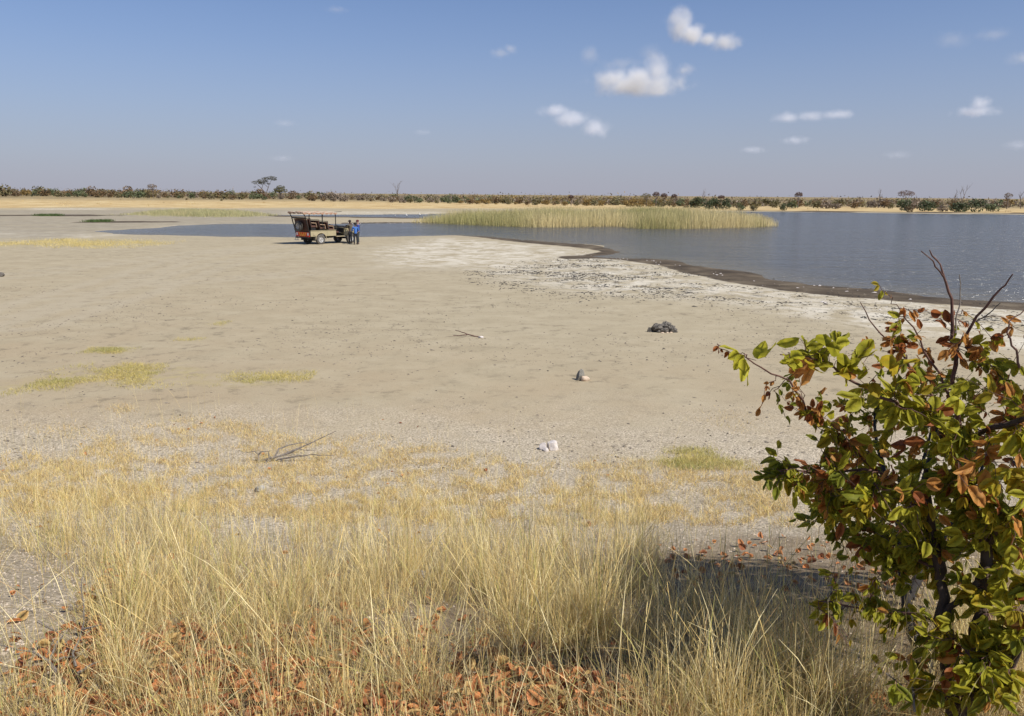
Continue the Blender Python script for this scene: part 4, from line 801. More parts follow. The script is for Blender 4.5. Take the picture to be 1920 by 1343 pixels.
# shore debris, pebbles
def bits(name, label, cat_, q, size, mat, flatz=.35, elong=1.8):
    n = len(q); z = gz(q[:, 0], q[:, 1]); oc = np.array([(1, 0, 0), (0, 1, 0), (-1, 0, 0), (0, -1, 0), (0, 0, 1), (0, 0, -1)], float); of = np.array([(0, 1, 4), (1, 2, 4), (2, 3, 4), (3, 0, 4), (1, 0, 5), (2, 1, 5), (3, 2, 5), (0, 3, 5)])
    a = rng.uniform(0, 6.28, n); s = size * np.clip(rng.lognormal(0, .45, n), .4, 2.2); J = 1 + rng.uniform(-.4, .4, (n, 6, 1)); V = oc[None] * J; V = V * (s[:, None] * np.array([[1.0, 1.0, flatz]]) * np.column_stack([rng.uniform(1, elong, n), np.ones(n), rng.uniform(.6, 1.4, n)]))[:, None, :]
    x = V[..., 0] * np.cos(a)[:, None] - V[..., 1] * np.sin(a)[:, None]; y = V[..., 0] * np.sin(a)[:, None] + V[..., 1] * np.cos(a)[:, None]
    V = np.stack([x + q[:, 0:1], y + q[:, 1:2], V[..., 2] + z[:, None] + (s * flatz * .25)[:, None]], -1).reshape(-1, 3); Fc = (of[None] + np.arange(n)[:, None, None] * 6).reshape(-1, 3)
    return tag(link(name, mesh_np(name, V, Fc, mat)), label, cat_, kind='stuff')
q = scatter(DEBRIS, 22000, 2.5); q = q[(fbm(q[:, 0] * .5, q[:, 1] * .8, 61, 5) + .5 * fbm(q[:, 0] * 3, q[:, 1] * 3, 62, 3)) > rng.uniform(.68, .86, len(q))][:5200]
M['chip'] = plain('dark_chip', (.06, .054, .046), .95, 0, .5, 3)
bits('shore_debris', 'dark dry flakes and dung strewn over the white crust along the shore', 'debris', q, .021, M['chip'], .5, 3.0)
q = np.concatenate([scatter(flats([(1130, 476), (1180, 483), (1300, 500), (1250, 502), (1160, 490), (1050, 464)]), 34), scatter(flats([(640, 416.5), (800, 417), (800, 418.3), (640, 419)]), 110), scatter(flats([(1300, 505), (1700, 552), (1900, 574), (1700, 562), (1400, 530)]), 22), scatter(flats([(1000, 487), (1900, 585), (1900, 615), (1300, 560)]), 26)])
bits('shore_pebbles', 'scattered small white pebbles along the muddy shore', 'pebbles', q, .036, M['wstone'], .5, 1.6)
q = scatter(flats([(1140, 470), (1200, 478), (1440, 512), (1600, 533), (1760, 549), (1760, 553), (1600, 540), (1440, 519), (1290, 490), (1180, 482)]), 46)
bits('mud_clods', 'dark mud clods breaking the shallow water along the shore', 'clods', q, .045, M['char'], .3, 3.2)
def quad_scatter(n, fn, box):
    out = np.zeros((0, 2))
    while len(out) < n:
        q = rng.uniform((box[0], box[2]), (box[1], box[3]), (n * 2, 2)); q = q[rng.random(len(q)) < fn(q[:, 0], q[:, 1])]; out = np.concatenate([out, q])
    return out[:n]
M['peb'] = plain('gravel_stone', (.46, .385, .30), .9, 0, .6, 9)
M['panp'] = plain('pan_pebble', (.20, .17, .13), .9, 0, .8, 2)
q = quad_scatter(34000, lambda x, y: np.clip(.25 + fbm(x * .7, y * .7, 71), 0, 1) * sm(15.5, 11, y) * (1 / np.maximum(y, 2.2)) * 4 * (np.abs(x) < y * .75) * np.clip(sm(4.8, 6.6, y) + sm(-1.2, -2.2, x) + .12, 0, 1) * (1 - .8 * np.exp(-((x - 1.4) / 1.2) ** 2 - ((y - 5.2) / 1.2) ** 2)), (-9, 9, 2.0, 15.5))
bits('gravel', 'loose gravel and small stones on the bank and its foot', 'gravel', q, .005, M['peb'], .7, 1.5)
q = quad_scatter(6500, lambda x, y: sm(40, 12, y) * np.clip((fbm(x * .25, y * .25, 72, 4) - .35) * 4, .05, 1) * (np.abs(x) < y * .72), (-26, 26, 10, 40)); bits('pan_pebbles', 'small dark and pale pebbles scattered over the pan', 'pebbles', q, .013, M['panp'], .6, 2.2)
# ------------------------------------------------------------------ foreground grass
def gptv(px, py):
    px = np.asarray(px, float); py = np.asarray(py, float); d = np.stack([(px - 960) / F, -(py - 671.5) / F, -np.ones(px.shape)], -1) @ R3.T
    lo = np.full(px.shape, .5); hi = np.full(px.shape, 60.0)
    for _ in range(34):
        t = (lo + hi) / 2; ab = CAM_Z + d[..., 2] * t > shape_z(d[..., 0] * t, d[..., 1] * t, np.full(px.shape, -60.0)); lo = np.where(ab, t, lo); hi = np.where(ab, hi, t)
    x = d[..., 0] * hi; y = d[..., 1] * hi; return np.stack([x, y, shape_z(x, y, np.full(px.shape, -60.0))], -1)
def blobs(px, py, bl): return sum(a * np.exp(-((px - x) / rx) ** 2 - ((py - y) / ry) ** 2) for x, y, rx, ry, a in bl)
TALL = [(110, 1010, 130, 60, 1.2), (280, 1040, 150, 80, 1.3), (430, 1130, 150, 90, 1.1), (230, 1150, 80, 90, .7), (620, 1090, 120, 90, .9), (760, 1030, 150, 70, .7), (900, 1080, 130, 80, .8), (1060, 1190, 100, 60, 1.9), (1010, 1120, 90, 70, .8), (1180, 1070, 90, 60, 1.2),
        (1120, 1010, 120, 50, .6), (1350, 1190, 130, 80, .5), (1440, 1340, 160, 100, .9), (1620, 1330, 120, 80, .55), (1250, 1340, 100, 60, .4), (540, 1250, 130, 70, .5), (330, 1300, 160, 80, .42), (780, 1290, 170, 80, .38), (620, 1330, 120, 60, .25), (1880, 1230, 100, 70, .6), (1850, 1340, 120, 60, .5), (900, 960, 250, 40, .14), (330, 950, 350, 45, .55), (900, 950, 300, 40, .16), (150, 900, 200, 30, .3), (60, 1400, 150, 50, .3), (600, 1420, 700, 60, .12), (-120, 1100, 100, 200, .8), (2050, 1200, 120, 200, .7)]
BARE = [(50, 1140, 110, 110, 1.0), (530, 970, 120, 40, .8), (600, 920, 60, 30, .5), (470, 1330, 120, 40, .3), (1330, 1065, 130, 50, .6), (1500, 1100, 90, 40, .8), (850, 1180, 50, 40, .6), (700, 1180, 60, 40, .5), (1110, 1250, 60, 40, .6), (1290, 1230, 50, 40, .7), (330, 1190, 50, 50, .4), (1690, 1230, 60, 50, .4)]
def sample_px(n, dens, box, top):
    out = np.zeros((0, 2))
    while len(out) < n:
        q = rng.uniform((box[0], box[1]), (box[2], box[3]), (n * 3, 2)); q = q[rng.random(len(q)) * top < dens(q[:, 0], q[:, 1])]; out = np.concatenate([out, q])
    return out[:n]
clump = lambda x, y: np.clip((fbm(x * .016, y * .028, 83, 3) - .36) * 5, .05, 1.6)
tall_d = lambda x, y: np.clip(blobs(x, y, TALL) - blobs(x, y, BARE), 0, 3) * clump(x, y)
def thatch(n):
    c = np.array([(.46, .355, .17), (.38, .28, .14), (.54, .42, .20), (.30, .23, .13), (.36, .35, .14)]); return c[rng.integers(0, 5, n)] * rng.uniform(.8, 1.15, (n, 1))
def straw_cols(n, green=.10, brown=.12):
    base = np.array([(.86, .69, .32), (.92, .79, .44), (.80, .60, .24)])[rng.integers(0, 3, n)]; u = rng.random(n)
    base = np.where((u < green)[:, None], np.array((.54, .50, .16)), base); base = np.where((u > 1 - brown)[:, None], np.array((.46, .32, .16)), base); return base * rng.uniform(.8, 1.15, (n, 1))
P = []
q = sample_px(410, tall_d, (-200, 880, 2120, 1440), 1.6); T = gptv(q[:, 0], q[:, 1]); dn = tall_d(q[:, 0], q[:, 1])
for (x, y, z), (px, py), d_ in zip(T, q, dn):
    n = int(rng.uniform(24, 56)); r = rng.uniform(.02, .075); a = rng.uniform(0, 6.28, n); rr_ = r * np.sqrt(rng.random(n))
    b = np.column_stack([x + np.cos(a) * rr_, y + np.sin(a) * rr_, np.full(n, z - .01)]); H = rng.uniform(.17, .45) * (.72 + .28 * min(max((py - 930) / 130, 0), 1)) * (.8 + .25 * min(d_, 1.6))
    h = H * rng.uniform(.45, 1.15, n); lean = np.abs(rng.normal(.14, .2, n)) + rr_ * 1.5
    g = .28 if rng.random() < .22 else .08
    P.append(blades(b, a + rng.normal(0, .5, n), lean, rng.normal(.14, .22, n), h, rng.uniform(.0016, .0034, n), 4, straw_cols(n, g), .5))
q = sample_px(6400, lambda x, y: tall_d(x, y) + .12 * (y > 930), (-200, 860, 2120, 1440), 1.6); b = gptv(q[:, 0], q[:, 1]); n = len(b)
P.append(blades(b, rng.uniform(0, 6.28, n), np.abs(rng.normal(0, .25, n)), rng.normal(0, .32, n), rng.uniform(.2, .6, n), rng.uniform(.0014, .003, n), 5, straw_cols(n), .6))
V, Fc, cc = cat(P); tag(link('tall_grass', mesh_np('tall_grass', V, Fc, M['grass'], col=cc)), 'tall dry straw coloured grass stems across the foreground bank', 'grass', kind='stuff')
P = []
low_d = lambda x, y: (.25 + .75 * np.clip((fbm(x * .022, y * .04, 84, 4) - .38) * 5, 0, 1.4)) * np.clip(.35 + blobs(x, y, TALL) * .8 - blobs(x, y, BARE) * .9, .04, 2) * sm(855, 985, y + 70 * (vnoise(x * .012, y * .02, 81) - .5))
low_d0 = low_d
low_d = lambda x, y: low_d0(x, y) * (1 - .45 * sm(1170, 1260, y) * sm(1150, 950, x)) * (1 - .1 * np.exp(-((x - 1330) / 160) ** 2 - ((y - 1065) / 55) ** 2)) * (1 - .35 * sm(1230, 1330, x))
q = sample_px(44000, low_d, (-200, 880, 2120, 1440), 1.5); b = gptv(q[:, 0], q[:, 1]); n = len(b)
P.append(blades(b, rng.uniform(0, 6.28, n), rng.normal(0, .55, n), rng.normal(0, .6, n), rng.uniform(.04, .2, n), rng.uniform(.002, .004, n), 3, np.where((rng.random(n) < .3)[:, None], straw_cols(n), thatch(n))))
V, Fc, cc = cat(P); tag(link('low_grass', mesh_np('low_grass', V, Fc, M['grass'], col=cc)), 'short curled dry blades at the feet of the tall grass', 'grass', kind='stuff')
BAND = np.array([(250, 806), (330, 786), (400, 786), (450, 800), (540, 818), (700, 822), (800, 832), (880, 852), (1010, 872), (1100, 862), (1220, 858), (1400, 868), (1520, 890), (1560, 985), (1250, 985), (1000, 985), (800, 985), (650, 985), (400, 960), (200, 950), (-100, 985), (-100, 860), (100, 850)], float)
band_d = lambda x, y: sm(-14, 14, poly_sd(x, y, BAND)) * np.clip((fbm(x * .03, y * .09, 91, 5) - .37 - .05 * sm(880, 940, y) * sm(600, 900, x)) * 4, 0, 1) + .9 * blobs(x, y, [(230, 768, 22, 8, 1), (430, 800, 60, 10, .5), (130, 812, 60, 12, .4), (1440, 918, 50, 10, .7), (1180, 770, 0.1, .1, 0), (1385, 800, 40, 10, .2), (1350, 780, 60, 12, .12)])
q = sample_px(66000, band_d, (-150, 745, 1600, 990), 1.0); b = gptv(q[:, 0], q[:, 1]); n = len(b)
P = [blades(b, rng.uniform(0, 6.28, n), rng.normal(0, .8, n), rng.normal(0, .8, n), rng.uniform(.02, .09, n), rng.uniform(.003, .006, n), 2, straw_cols(n, .06, .3) * (.95, .92, .85))]
q = sample_px(900, lambda x, y: blobs(x, y, [(350, 800, 220, 40, .5), (150, 860, 160, 40, .6), (600, 870, 350, 50, .7), (1100, 920, 350, 40, .9), (300, 880, 250, 40, .8)]), (-100, 740, 1500, 960), 1.0); b = gptv(q[:, 0], q[:, 1]); n = len(b)
P.append(blades(b, rng.uniform(0, 6.28, n), np.abs(rng.normal(0, .2, n)), rng.normal(0, .3, n), rng.uniform(.15, .6, n), rng.uniform(.0018, .003, n), 4, straw_cols(n, .03, .1), .5))
V, Fc, cc = cat(P); tag(link('straw_litter', mesh_np('straw_litter', V, Fc, M['grass'], col=cc)), 'band of curled dry straw along the foot of the bank', 'grass', kind='stuff')

# ------------------------------------------------------------------ leaves: shared shapes
def leaflet(L, W, fold, droop, skew=.15):
    ts = (0, .1, .28, .5, .72, .9, 1); ws = (0, .52, .95, 1.0, .8, .42, 0); V = []; Fc = []
    for t in ts: V.append((t * L, 0, -droop * L * t * t))
    for s in (1, -1):
        for t, w in zip(ts[1:-1], ws[1:-1]):
            y = s * w * W / 2 * (1 + s * skew); V.append((t * L + .02 * L, y, abs(y) * fold - droop * L * t * t + .04 * L * math.sin(t * 9 + s)))
    for s, o in ((1, 7), (-1, 12)):
        Fc.append((0, 1, o)); Fc += [(i, i + 1, o + i, o + i - 1) for i in range(1, 5)]; Fc.append((5, 6, o + 4))
        if s < 0: pass
    tri = []
    for f in Fc:
        tri.append(f[:3])
        if len(f) == 4: tri.append((f[0], f[2], f[3]))
    return np.array(V), np.array(tri)
def rotm(ax, a): return np.array(Matrix.Rotation(a, 3, ax))
SHAPES = []                              # unit length: butterfly pairs and single leaflets
for ang, fold, droop, rx in ((.42, .12, .15, .35), (.55, .08, .25, .6), (.34, .2, .12, .9), (.5, .14, .35, .2)):
    Vs = []; Fs = []; o = 0
    for s in (1, -1):
        v, f = leaflet(.92, .52, fold, droop); v = v * (1, s, 1); f = f if s > 0 else f[:, ::-1]
        v = v @ rotm('X', -s * rx).T @ rotm('Z', s * ang).T; v[:, 0] += .08; Vs.append(v); Fs.append(f + o); o += len(v)
    SHAPES.append((np.concatenate(Vs), np.concatenate(Fs)))
for fold, droop, w in ((.12, .25, .55), (.22, .45, .62), (.05, .1, .58)): SHAPES.append(leaflet(1, w, fold, droop))
def leaf_mesh(si, mat, nm='leaf'):
    v, f = SHAPES[si]; return mesh_np(nm, v * .1, f, mat, smooth=True)   # 10 cm; instances are scaled
FLAT = []
for fold, droop, w in ((.1, .08, .8), (.3, .2, .85), (-.22, -.2, .8), (.55, .12, .8)): FLAT.append(leaflet(1, w, fold, droop))
def frame(xd, nd):
    x = Vector(xd).normalized(); z = Vector(nd); z = z - x * z.dot(x); z = z.normalized() if z.length > 1e-4 else x.orthogonal().normalized(); y = z.cross(x)
    return Matrix((x, y, z)).transposed()

# fallen leaves: the 300 that show largest one by one, the rest as litter
LIT = [(780, 1345, 360, 60, 1.6), (500, 1260, 230, 100, 1.2), (1000, 1290, 150, 60, 1.5), (1130, 1320, 120, 50, 1.1), (300, 1230, 170, 90, 1.3), (230, 1090, 60, 45, 1.8), (180, 1260, 120, 60, 1.2), (620, 1200, 200, 60, .5), (50, 1010, 60, 40, .5), (40, 1110, 30, 15, 1.2), (130, 1320, 140, 60, .7), (1500, 1040, 60, 30, 1.5), (1620, 1080, 110, 40, .8), (1340, 1060, 130, 40, .9), (1850, 1270, 90, 60, .6), (1650, 1330, 120, 60, .5), (1450, 1270, 150, 60, .4), (870, 1180, 60, 30, .5), (700, 1000, 300, 60, .10), (340, 800, 50, 10, .5), (600, 860, 600, 60, .05), (620, 1400, 700, 60, 1.3)]
lit_d = lambda x, y: blobs(x, y, LIT)
q = sample_px(2600, lit_d, (-100, 780, 2000, 1420), 2.6); pts = gptv(q[:, 0], q[:, 1]); order = np.argsort(pts[:, 1] + 8 * ((q[:, 0] < 0) | (q[:, 0] > 1920) | (q[:, 1] > 1350)))
FM = {k: [mesh_np('fallen_leaf', v * .1, f, FALL[k], smooth=True) for v, f in FLAT] for k in FALL}
kk = list(FALL); FLAB = {'o': 'dry orange fallen leaf lying among the dry grass', 'r': 'dry dark russet fallen leaf lying among the dry grass', 't': 'dry pale tan fallen leaf lying among the dry grass'}
LREG = ((190, 'around the grey twig'), (400, 'left of the bottom centre pile'), (600, 'in the left part of the bottom pile'), (800, 'in the middle of the bottom pile'), (960, 'left of the biggest grass tuft'), (1080, 'at the left foot of the biggest tuft'), (1200, 'at the right foot of the biggest tuft'), (1420, 'in the shaded grass'), (1640, 'at the left foot of the bush'), (9000, 'under the bush'))
def leaf_label(k, j, p, s):
    ht = 'on the bottom edge' if p[1] > 1290 else 'lower down' if p[1] > 1200 else 'midway up the bank' if p[1] > 1060 else 'high on the bank'
    return f"{'large' if s > .52 else 'small'} {('flat', 'cupped', 'arched', 'folded')[j]} {dict(o='orange', r='russet', t='tan')[k]} leaf {next(t for b_, t in LREG if p[0] < b_)}, {ht}"
SV = []; SF = []; SM = []; so_ = 0
for n_, i in enumerate(order):
    k = kk[rng.choice(3, p=(.62, .26, .12))]; s = rng.uniform(.34, .70); a = rng.uniform(0, 6.28); pile = min(lit_d(q[i, 0], q[i, 1]) / 2.2, 1)
    m = frame((math.cos(a), math.sin(a), rng.normal(0, .45)), (rng.normal(0, .6), rng.normal(0, .6) - .1, 1)); pos = Vector(pts[i]) + Vector((0, 0, .012 + rng.random() * .055 * pile)); j = rng.integers(0, 4)
    if n_ < 300:
        o = link('fallen_leaf', FM[k][j]); o.matrix_world = Matrix.LocRotScale(pos, m.to_quaternion(), (s, s, s)); tag(o, leaf_label(k, j, q[i], s), 'leaf', {'o': 'orange fallen leaves in the grass', 'r': 'russet fallen leaves in the grass', 't': 'tan fallen leaves in the grass'}[k])
    else:
        v, f = FLAT[j]; SV.append((v * .1 * s) @ np.array(m).T + np.array(pos)); SF.append(f + so_); so_ += len(v); SM.append(np.full(len(f), kk.index(k)))
tag(link('leaf_litter', mesh_np('leaf_litter', np.concatenate(SV), np.concatenate(SF), [FALL[k] for k in kk], np.concatenate(SM), smooth=True)), 'scattered orange and brown leaf litter between the grass tufts', 'leaf litter', kind='stuff')

# ------------------------------------------------------------------ the bush at the right
b0 = Vector((1.50, 2.32, 0)); b0.z = float(gz(b0.x, b0.y)[0]) - .03
bush = empty('leafy_bush', b0); tag(bush, 'leafy bush with yellow green and orange leaves and dark stems at the right', 'bush')
SKEL = [  # (stem points px, py, metres ahead), radius at base, at tip, bark
 ([(1775, 1250, 2.42), (1772, 1120, 2.5), (1757, 1040, 2.55), (1740, 930, 2.6), (1736, 880, 2.62)], .026, .009, 'bark', True),
 ([(1828, 1230, 2.42), (1836, 1110, 2.45), (1850, 1030, 2.5), (1835, 960, 2.5), (1806, 905, 2.5), (1784, 840, 2.5), (1752, 775, 2.55), (1722, 745, 2.6)], .024, .007, 'bark', True),
 ([(1852, 1180, 2.6), (1850, 1050, 2.7), (1815, 900, 2.75), (1790, 745, 2.7), (1793, 655, 2.7), (1783, 639, 2.7), (1785, 578, 2.7), (1774, 531, 2.7), (1763, 496, 2.7), (1743, 469, 2.7)], .013, .0018, 'twig', True),
 ([(1769, 520, 2.7), (1750, 490, 2.68), (1727, 471, 2.66)], .0028, .0016, 'twig', False),
 ([(1792, 625, 2.7), (1792, 603, 2.72), (1801, 567, 2.74), (1799, 515, 2.76)], .0035, .0016, 'greywood', False),
 ([(1793, 655, 2.7), (1820, 614, 2.66), (1863, 556, 2.6), (1885, 535, 2.58), (1899, 514, 2.56)], .006, .002, 'twig', False),
 ([(1830, 604, 2.66), (1852, 590, 2.64), (1876, 568, 2.62)], .003, .0015, 'greywood', False),
 ([(1912, 690, 2.5), (1906, 657, 2.5), (1888, 624, 2.5), (1892, 603, 2.5), (1922, 580, 2.5)], .004, .0016, 'twig', False),
 ([(1755, 800, 2.55), (1713, 771, 2.5), (1652, 746, 2.45), (1624, 728, 2.42), (1570, 696, 2.4), (1541, 678, 2.38), (1463, 665, 2.36)], .007, .002, 'twig', False),
 ([(1700, 930, 2.62), (1640, 880, 2.6), (1552, 803, 2.58), (1513, 775, 2.57), (1481, 714, 2.56), (1427, 689, 2.55), (1385, 662, 2.54), (1349, 648, 2.53)], .006, .0012, 'twig', False),
 ([(1760, 760, 2.66), (1700, 675, 2.68), (1677, 650, 2.7), (1641, 614, 2.7), (1613, 567, 2.7)], .005, .0014, 'twig', False),
 ([(1785, 750, 2.68), (1742, 675, 2.7), (1713, 614, 2.72), (1681, 571, 2.74)], .005, .0014, 'twig', False),
 ([(1784, 840, 2.5), (1820, 822, 2.45), (1856, 803, 2.4), (1892, 796, 2.36), (1945, 775, 2.3)], .011, .007, 'bark', False),
 ([(1800, 1330, 2.36), (1830, 1300, 2.32), (1866, 1284, 2.3), (1904, 1233, 2.26), (1919, 1195, 2.25), (1950, 1120, 2.25)], .016, .008, 'bark', True),
 ([(1762, 1070, 2.54), (1720, 1050, 2.6), (1670, 1010, 2.68), (1610, 985, 2.75), (1545, 975, 2.8)], .007, .002, 'twig', False),
 ([(1770, 1160, 2.47), (1700, 1150, 2.5), (1620, 1142, 2.52), (1540, 1128, 2.52)], .006, .0018, 'twig', False),
 ([(1740, 930, 2.6), (1690, 900, 2.58), (1620, 880, 2.56), (1540, 890, 2.55), (1470, 880, 2.55)], .007, .002, 'twig', False),
 ([(1745, 960, 2.6), (1680, 930, 2.7), (1600, 925, 2.8), (1530, 930, 2.85)], .006, .002, 'twig', False),
 ([(1850, 1030, 2.5), (1880, 980, 2.42), (1915, 940, 2.36), (1960, 900, 2.3)], .009, .004, 'bark', False),
 ([(1775, 1150, 2.47), (1800, 1120, 2.46), (1835, 1090, 2.44)], .012, .009, 'bark', False),
 ([(1815, 900, 2.75), (1870, 830, 2.8), (1930, 780, 2.85), (2000, 740, 2.9)], .008, .003, 'twig', False),
 ([(1715, 1335, 2.3), (1711, 1290, 2.34), (1708, 1250, 2.4)], .0045, .003, 'greywood', False), ([(1711, 1310, 2.32), (1690, 1285, 2.33), (1660, 1262, 2.34)], .003, .0015, 'greywood', False),
 ([(1735, 1255, 3.0), (1712, 1190, 3.05), (1700, 1110, 3.12), (1688, 1060, 3.2), (1720, 940, 3.4), (1760, 800, 3.6)], .034, .008, 'char', True),
 ([(1700, 1110, 3.12), (1690, 1000, 3.6), (1660, 900, 4.1), (1640, 800, 4.4), (1650, 720, 4.6)], .02, .006, 'char', False), ([(1690, 1000, 3.6), (1720, 900, 4.1), (1750, 780, 4.4)], .012, .005, 'char', False),
 ([(1705, 1120, 3.12), (1730, 1070, 3.2), (1790, 980, 3.4), (1850, 850, 3.7)], .022, .007, 'char', False)]
skp = []
for pts_, r0, r1, bk, rooted in SKEL:
    w = [at(*p) for p in pts_]
    if rooted:
        base = b0 if w[0].y < 2.9 else Vector((w[0].x + .02, w[0].y, float(gz(w[0].x, w[0].y)[0]) - .03)); w = [base + Vector((rng.normal(0, .02), rng.normal(0, .02), 0))] + w
    q_ = [w[0]]
    for a_, b_ in zip(w, w[1:]):
        for t in (1 / 3, 2 / 3, 1): q_.append(a_.lerp(b_, t) + Vector(rng.normal(size=3)) * min((b_ - a_).length * .03, .006) * (t < 1))
    rads = np.linspace(r0, r1, len(q_)) * (1 + .12 * rng.normal(size=len(q_)) * (r0 > .008))
    MB().tube([v - b0 for v in q_], rads, 9 if r0 > .012 else 6).build('stem' if rooted else 'branch', M[bk], bush, True)
    for i, v in enumerate(q_):
        if i > len(q_) * (.3 if rooted else .12): skp.append((v, Vector((q_[min(i + 1, len(q_) - 1)] - q_[i - 1])).normalized()))
# px, py, D, rx, ry, rD, twigs, palette weights (green, dark, yellow, orange, russet), leaf length
CL = [(1470, 900, 2.55, 30, 26, .05, 8, (3, 1, .5, 1, .3), .062), (1530, 930, 2.62, 46, 30, .08, 12, (3, 1.5, .4, .8, .2), .062), (1660, 960, 2.5, 90, 46, .1, 18, (4, .8, .7, .5, .2), .07), (1790, 950, 2.4, 80, 50, .1, 14, (4, .6, 1, .7, .2), .075), (1352, 652, 2.53, 5, 4, .01, 1, (0, 0, 0, 1, 3), .035), (1720, 620, 2.72, 55, 38, .08, 9, (.5, 0, .2, 3, 2.2), .052), (1800, 650, 2.72, 60, 40, .1, 10, (1, .6, .3, 3, 1.6), .056), (1855, 640, 2.65, 45, 35, .08, 7, (1, .5, .2, 2.4, 1.2), .056), (1700, 690, 2.62, 60, 30, .1, 10, (1.4, .6, .5, 2.6, .8), .062),
      (1860, 710, 2.75, 70, 50, .15, 24, (1.6, 1.8, .3, 1.6, .6), .062), (1900, 760, 2.5, 50, 50, .1, 14, (1, .6, .4, 2, 1), .072), (1560, 672, 2.38, 40, 26, .05, 5, (4, .3, .5, .2, 0), .09), (1445, 664, 2.36, 24, 12, .03, 2, (4, .5, .2, 0, 0), .095), (1620, 660, 2.4, 50, 30, .06, 6, (4, .4, .6, .6, 0), .088),
      (1690, 735, 2.45, 60, 40, .1, 10, (3.4, .5, .7, .7, .3), .082), (1780, 780, 2.42, 70, 50, .1, 22, (4, .8, .6, .9, .5), .085), (1530, 770, 2.56, 50, 36, .05, 10, (.6, .3, .6, 3, 2), .042), (1580, 800, 2.56, 55, 40, .07, 9, (.8, .8, .8, 2, 1.2), .05), (1425, 765, 2.55, 22, 12, .02, 2, (0, 0, 0, 2, 2), .045), (1470, 780, 2.55, 40, 18, .03, 4, (1, 2, .2, 1, 1), .042),
      (1640, 860, 2.55, 70, 45, .1, 20, (2.4, 1, .7, 1.3, .8), .068), (1560, 830, 2.6, 55, 30, .08, 8, (1, 1.8, .3, .8, .5), .058), (1505, 880, 2.55, 48, 28, .06, 8, (2, 1.5, .4, 1, .5), .06), (1590, 920, 2.62, 80, 36, .14, 28, (3.2, 1.8, .3, .5, .2), .066), (1690, 930, 2.55, 80, 50, .14, 32, (3.6, 1, .6, .5, .2), .07), (1790, 900, 2.5, 80, 60, .16, 34, (3.8, .9, .8, .6, .2), .074), (1885, 880, 2.35, 60, 60, .12, 24, (3, .6, 1.4, 1.4, .4), .084),
      (1560, 985, 2.75, 55, 34, .12, 20, (1.2, 3, .1, .2, .1), .058), (1630, 1020, 2.72, 70, 40, .14, 28, (2, 2.6, .2, .3, .2), .062), (1720, 1020, 2.62, 80, 50, .14, 34, (3, 1.6, .5, .4, .2), .07), (1820, 1010, 2.52, 70, 60, .14, 30, (3.6, 1.2, .7, .4, .2), .074), (1900, 1000, 2.38, 50, 70, .12, 24, (3.6, .8, .9, .5, .2), .082), (1700, 1090, 2.6, 80, 30, .12, 16, (2.6, 1.6, .5, .5, .2), .064), (1790, 1080, 2.5, 60, 40, .1, 8, (3, 1, .9, .5, .2), .07), (1890, 1100, 2.35, 50, 50, .1, 18, (3.4, .7, 1, .4, .3), .078),
      (1590, 1125, 2.52, 60, 22, .08, 8, (2.8, 2, .7, .2, .1), .058), (1670, 1155, 2.5, 70, 22, .08, 8, (2.8, 1.2, .9, .4, .2), .058), (1560, 1165, 2.5, 55, 16, .06, 4, (2.6, 1.4, .6, .3, .2), .055), (1640, 1240, 2.42, 120, 30, .1, 6, (1.6, .6, .8, .8, .5), .05), (1750, 1215, 2.4, 60, 40, .08, 5, (2.6, .6, 1.4, .6, .2), .07), (1860, 1190, 2.3, 60, 40, .08, 8, (3, .6, 1.2, .4, .4), .078), (1820, 1270, 2.3, 70, 40, .08, 6, (3.2, .6, 1.2, .4, .1), .08), (1780, 1200, 2.36, 70, 40, .06, 9, (3.2, .6, 1.2, .4, .2), .07), (1870, 1240, 2.26, 60, 50, .06, 9, (3.4, .5, 1.4, .4, .2), .078), (1900, 1150, 2.28, 40, 50, .06, 9, (3.4, .5, 1.2, .5, .2), .08), (1770, 1310, 2.3, 60, 30, .05, 6, (3, 1, 1, .3, .1), .075), (1890, 1310, 2.22, 50, 35, .06, 9, (3.4, .4, 1.2, .3, .1), .085), (1740, 1290, 2.3, 60, 30, .06, 3, (3, 1, .8, .3, .1), .08),
      (1640, 770, 4.5, 70, 40, .2, 36, (2, 2.4, .4, .8, .4), .06), (1640, 860, 4.4, 70, 50, .25, 34, (2.4, 2.4, .4, .5, .3), .06), (1620, 960, 4.2, 60, 45, .25, 34, (2.4, 2.4, .4, .5, .3), .06), (1740, 720, 4.4, 70, 50, .25, 30, (2, 2.4, .4, .8, .4), .06), (1580, 900, 4.3, 60, 50, .2, 34, (2.4, 2, .4, .8, .4), .06),  # rear clumps added behind the bush to thicken its shadow on the bank
      (1780, 900, 3.9, 130, 110, .5, 60, (2.6, 2.4, .4, .4, .2), .066), (1720, 1000, 3.7, 90, 60, .4, 40, (2, 2.6, .3, .3, .2), .062), (1830, 760, 4.0, 110, 80, .4, 36, (2, 2.4, .3, .8, .4), .066), (1960, 900, 2.7, 70, 160, .3, 26, (3, 1.6, .6, .6, .2), .072), (2050, 820, 2.9, 110, 180, .35, 22, (3, 1.6, .6, .6, .2), .072)]
tw = MB(); LV = []
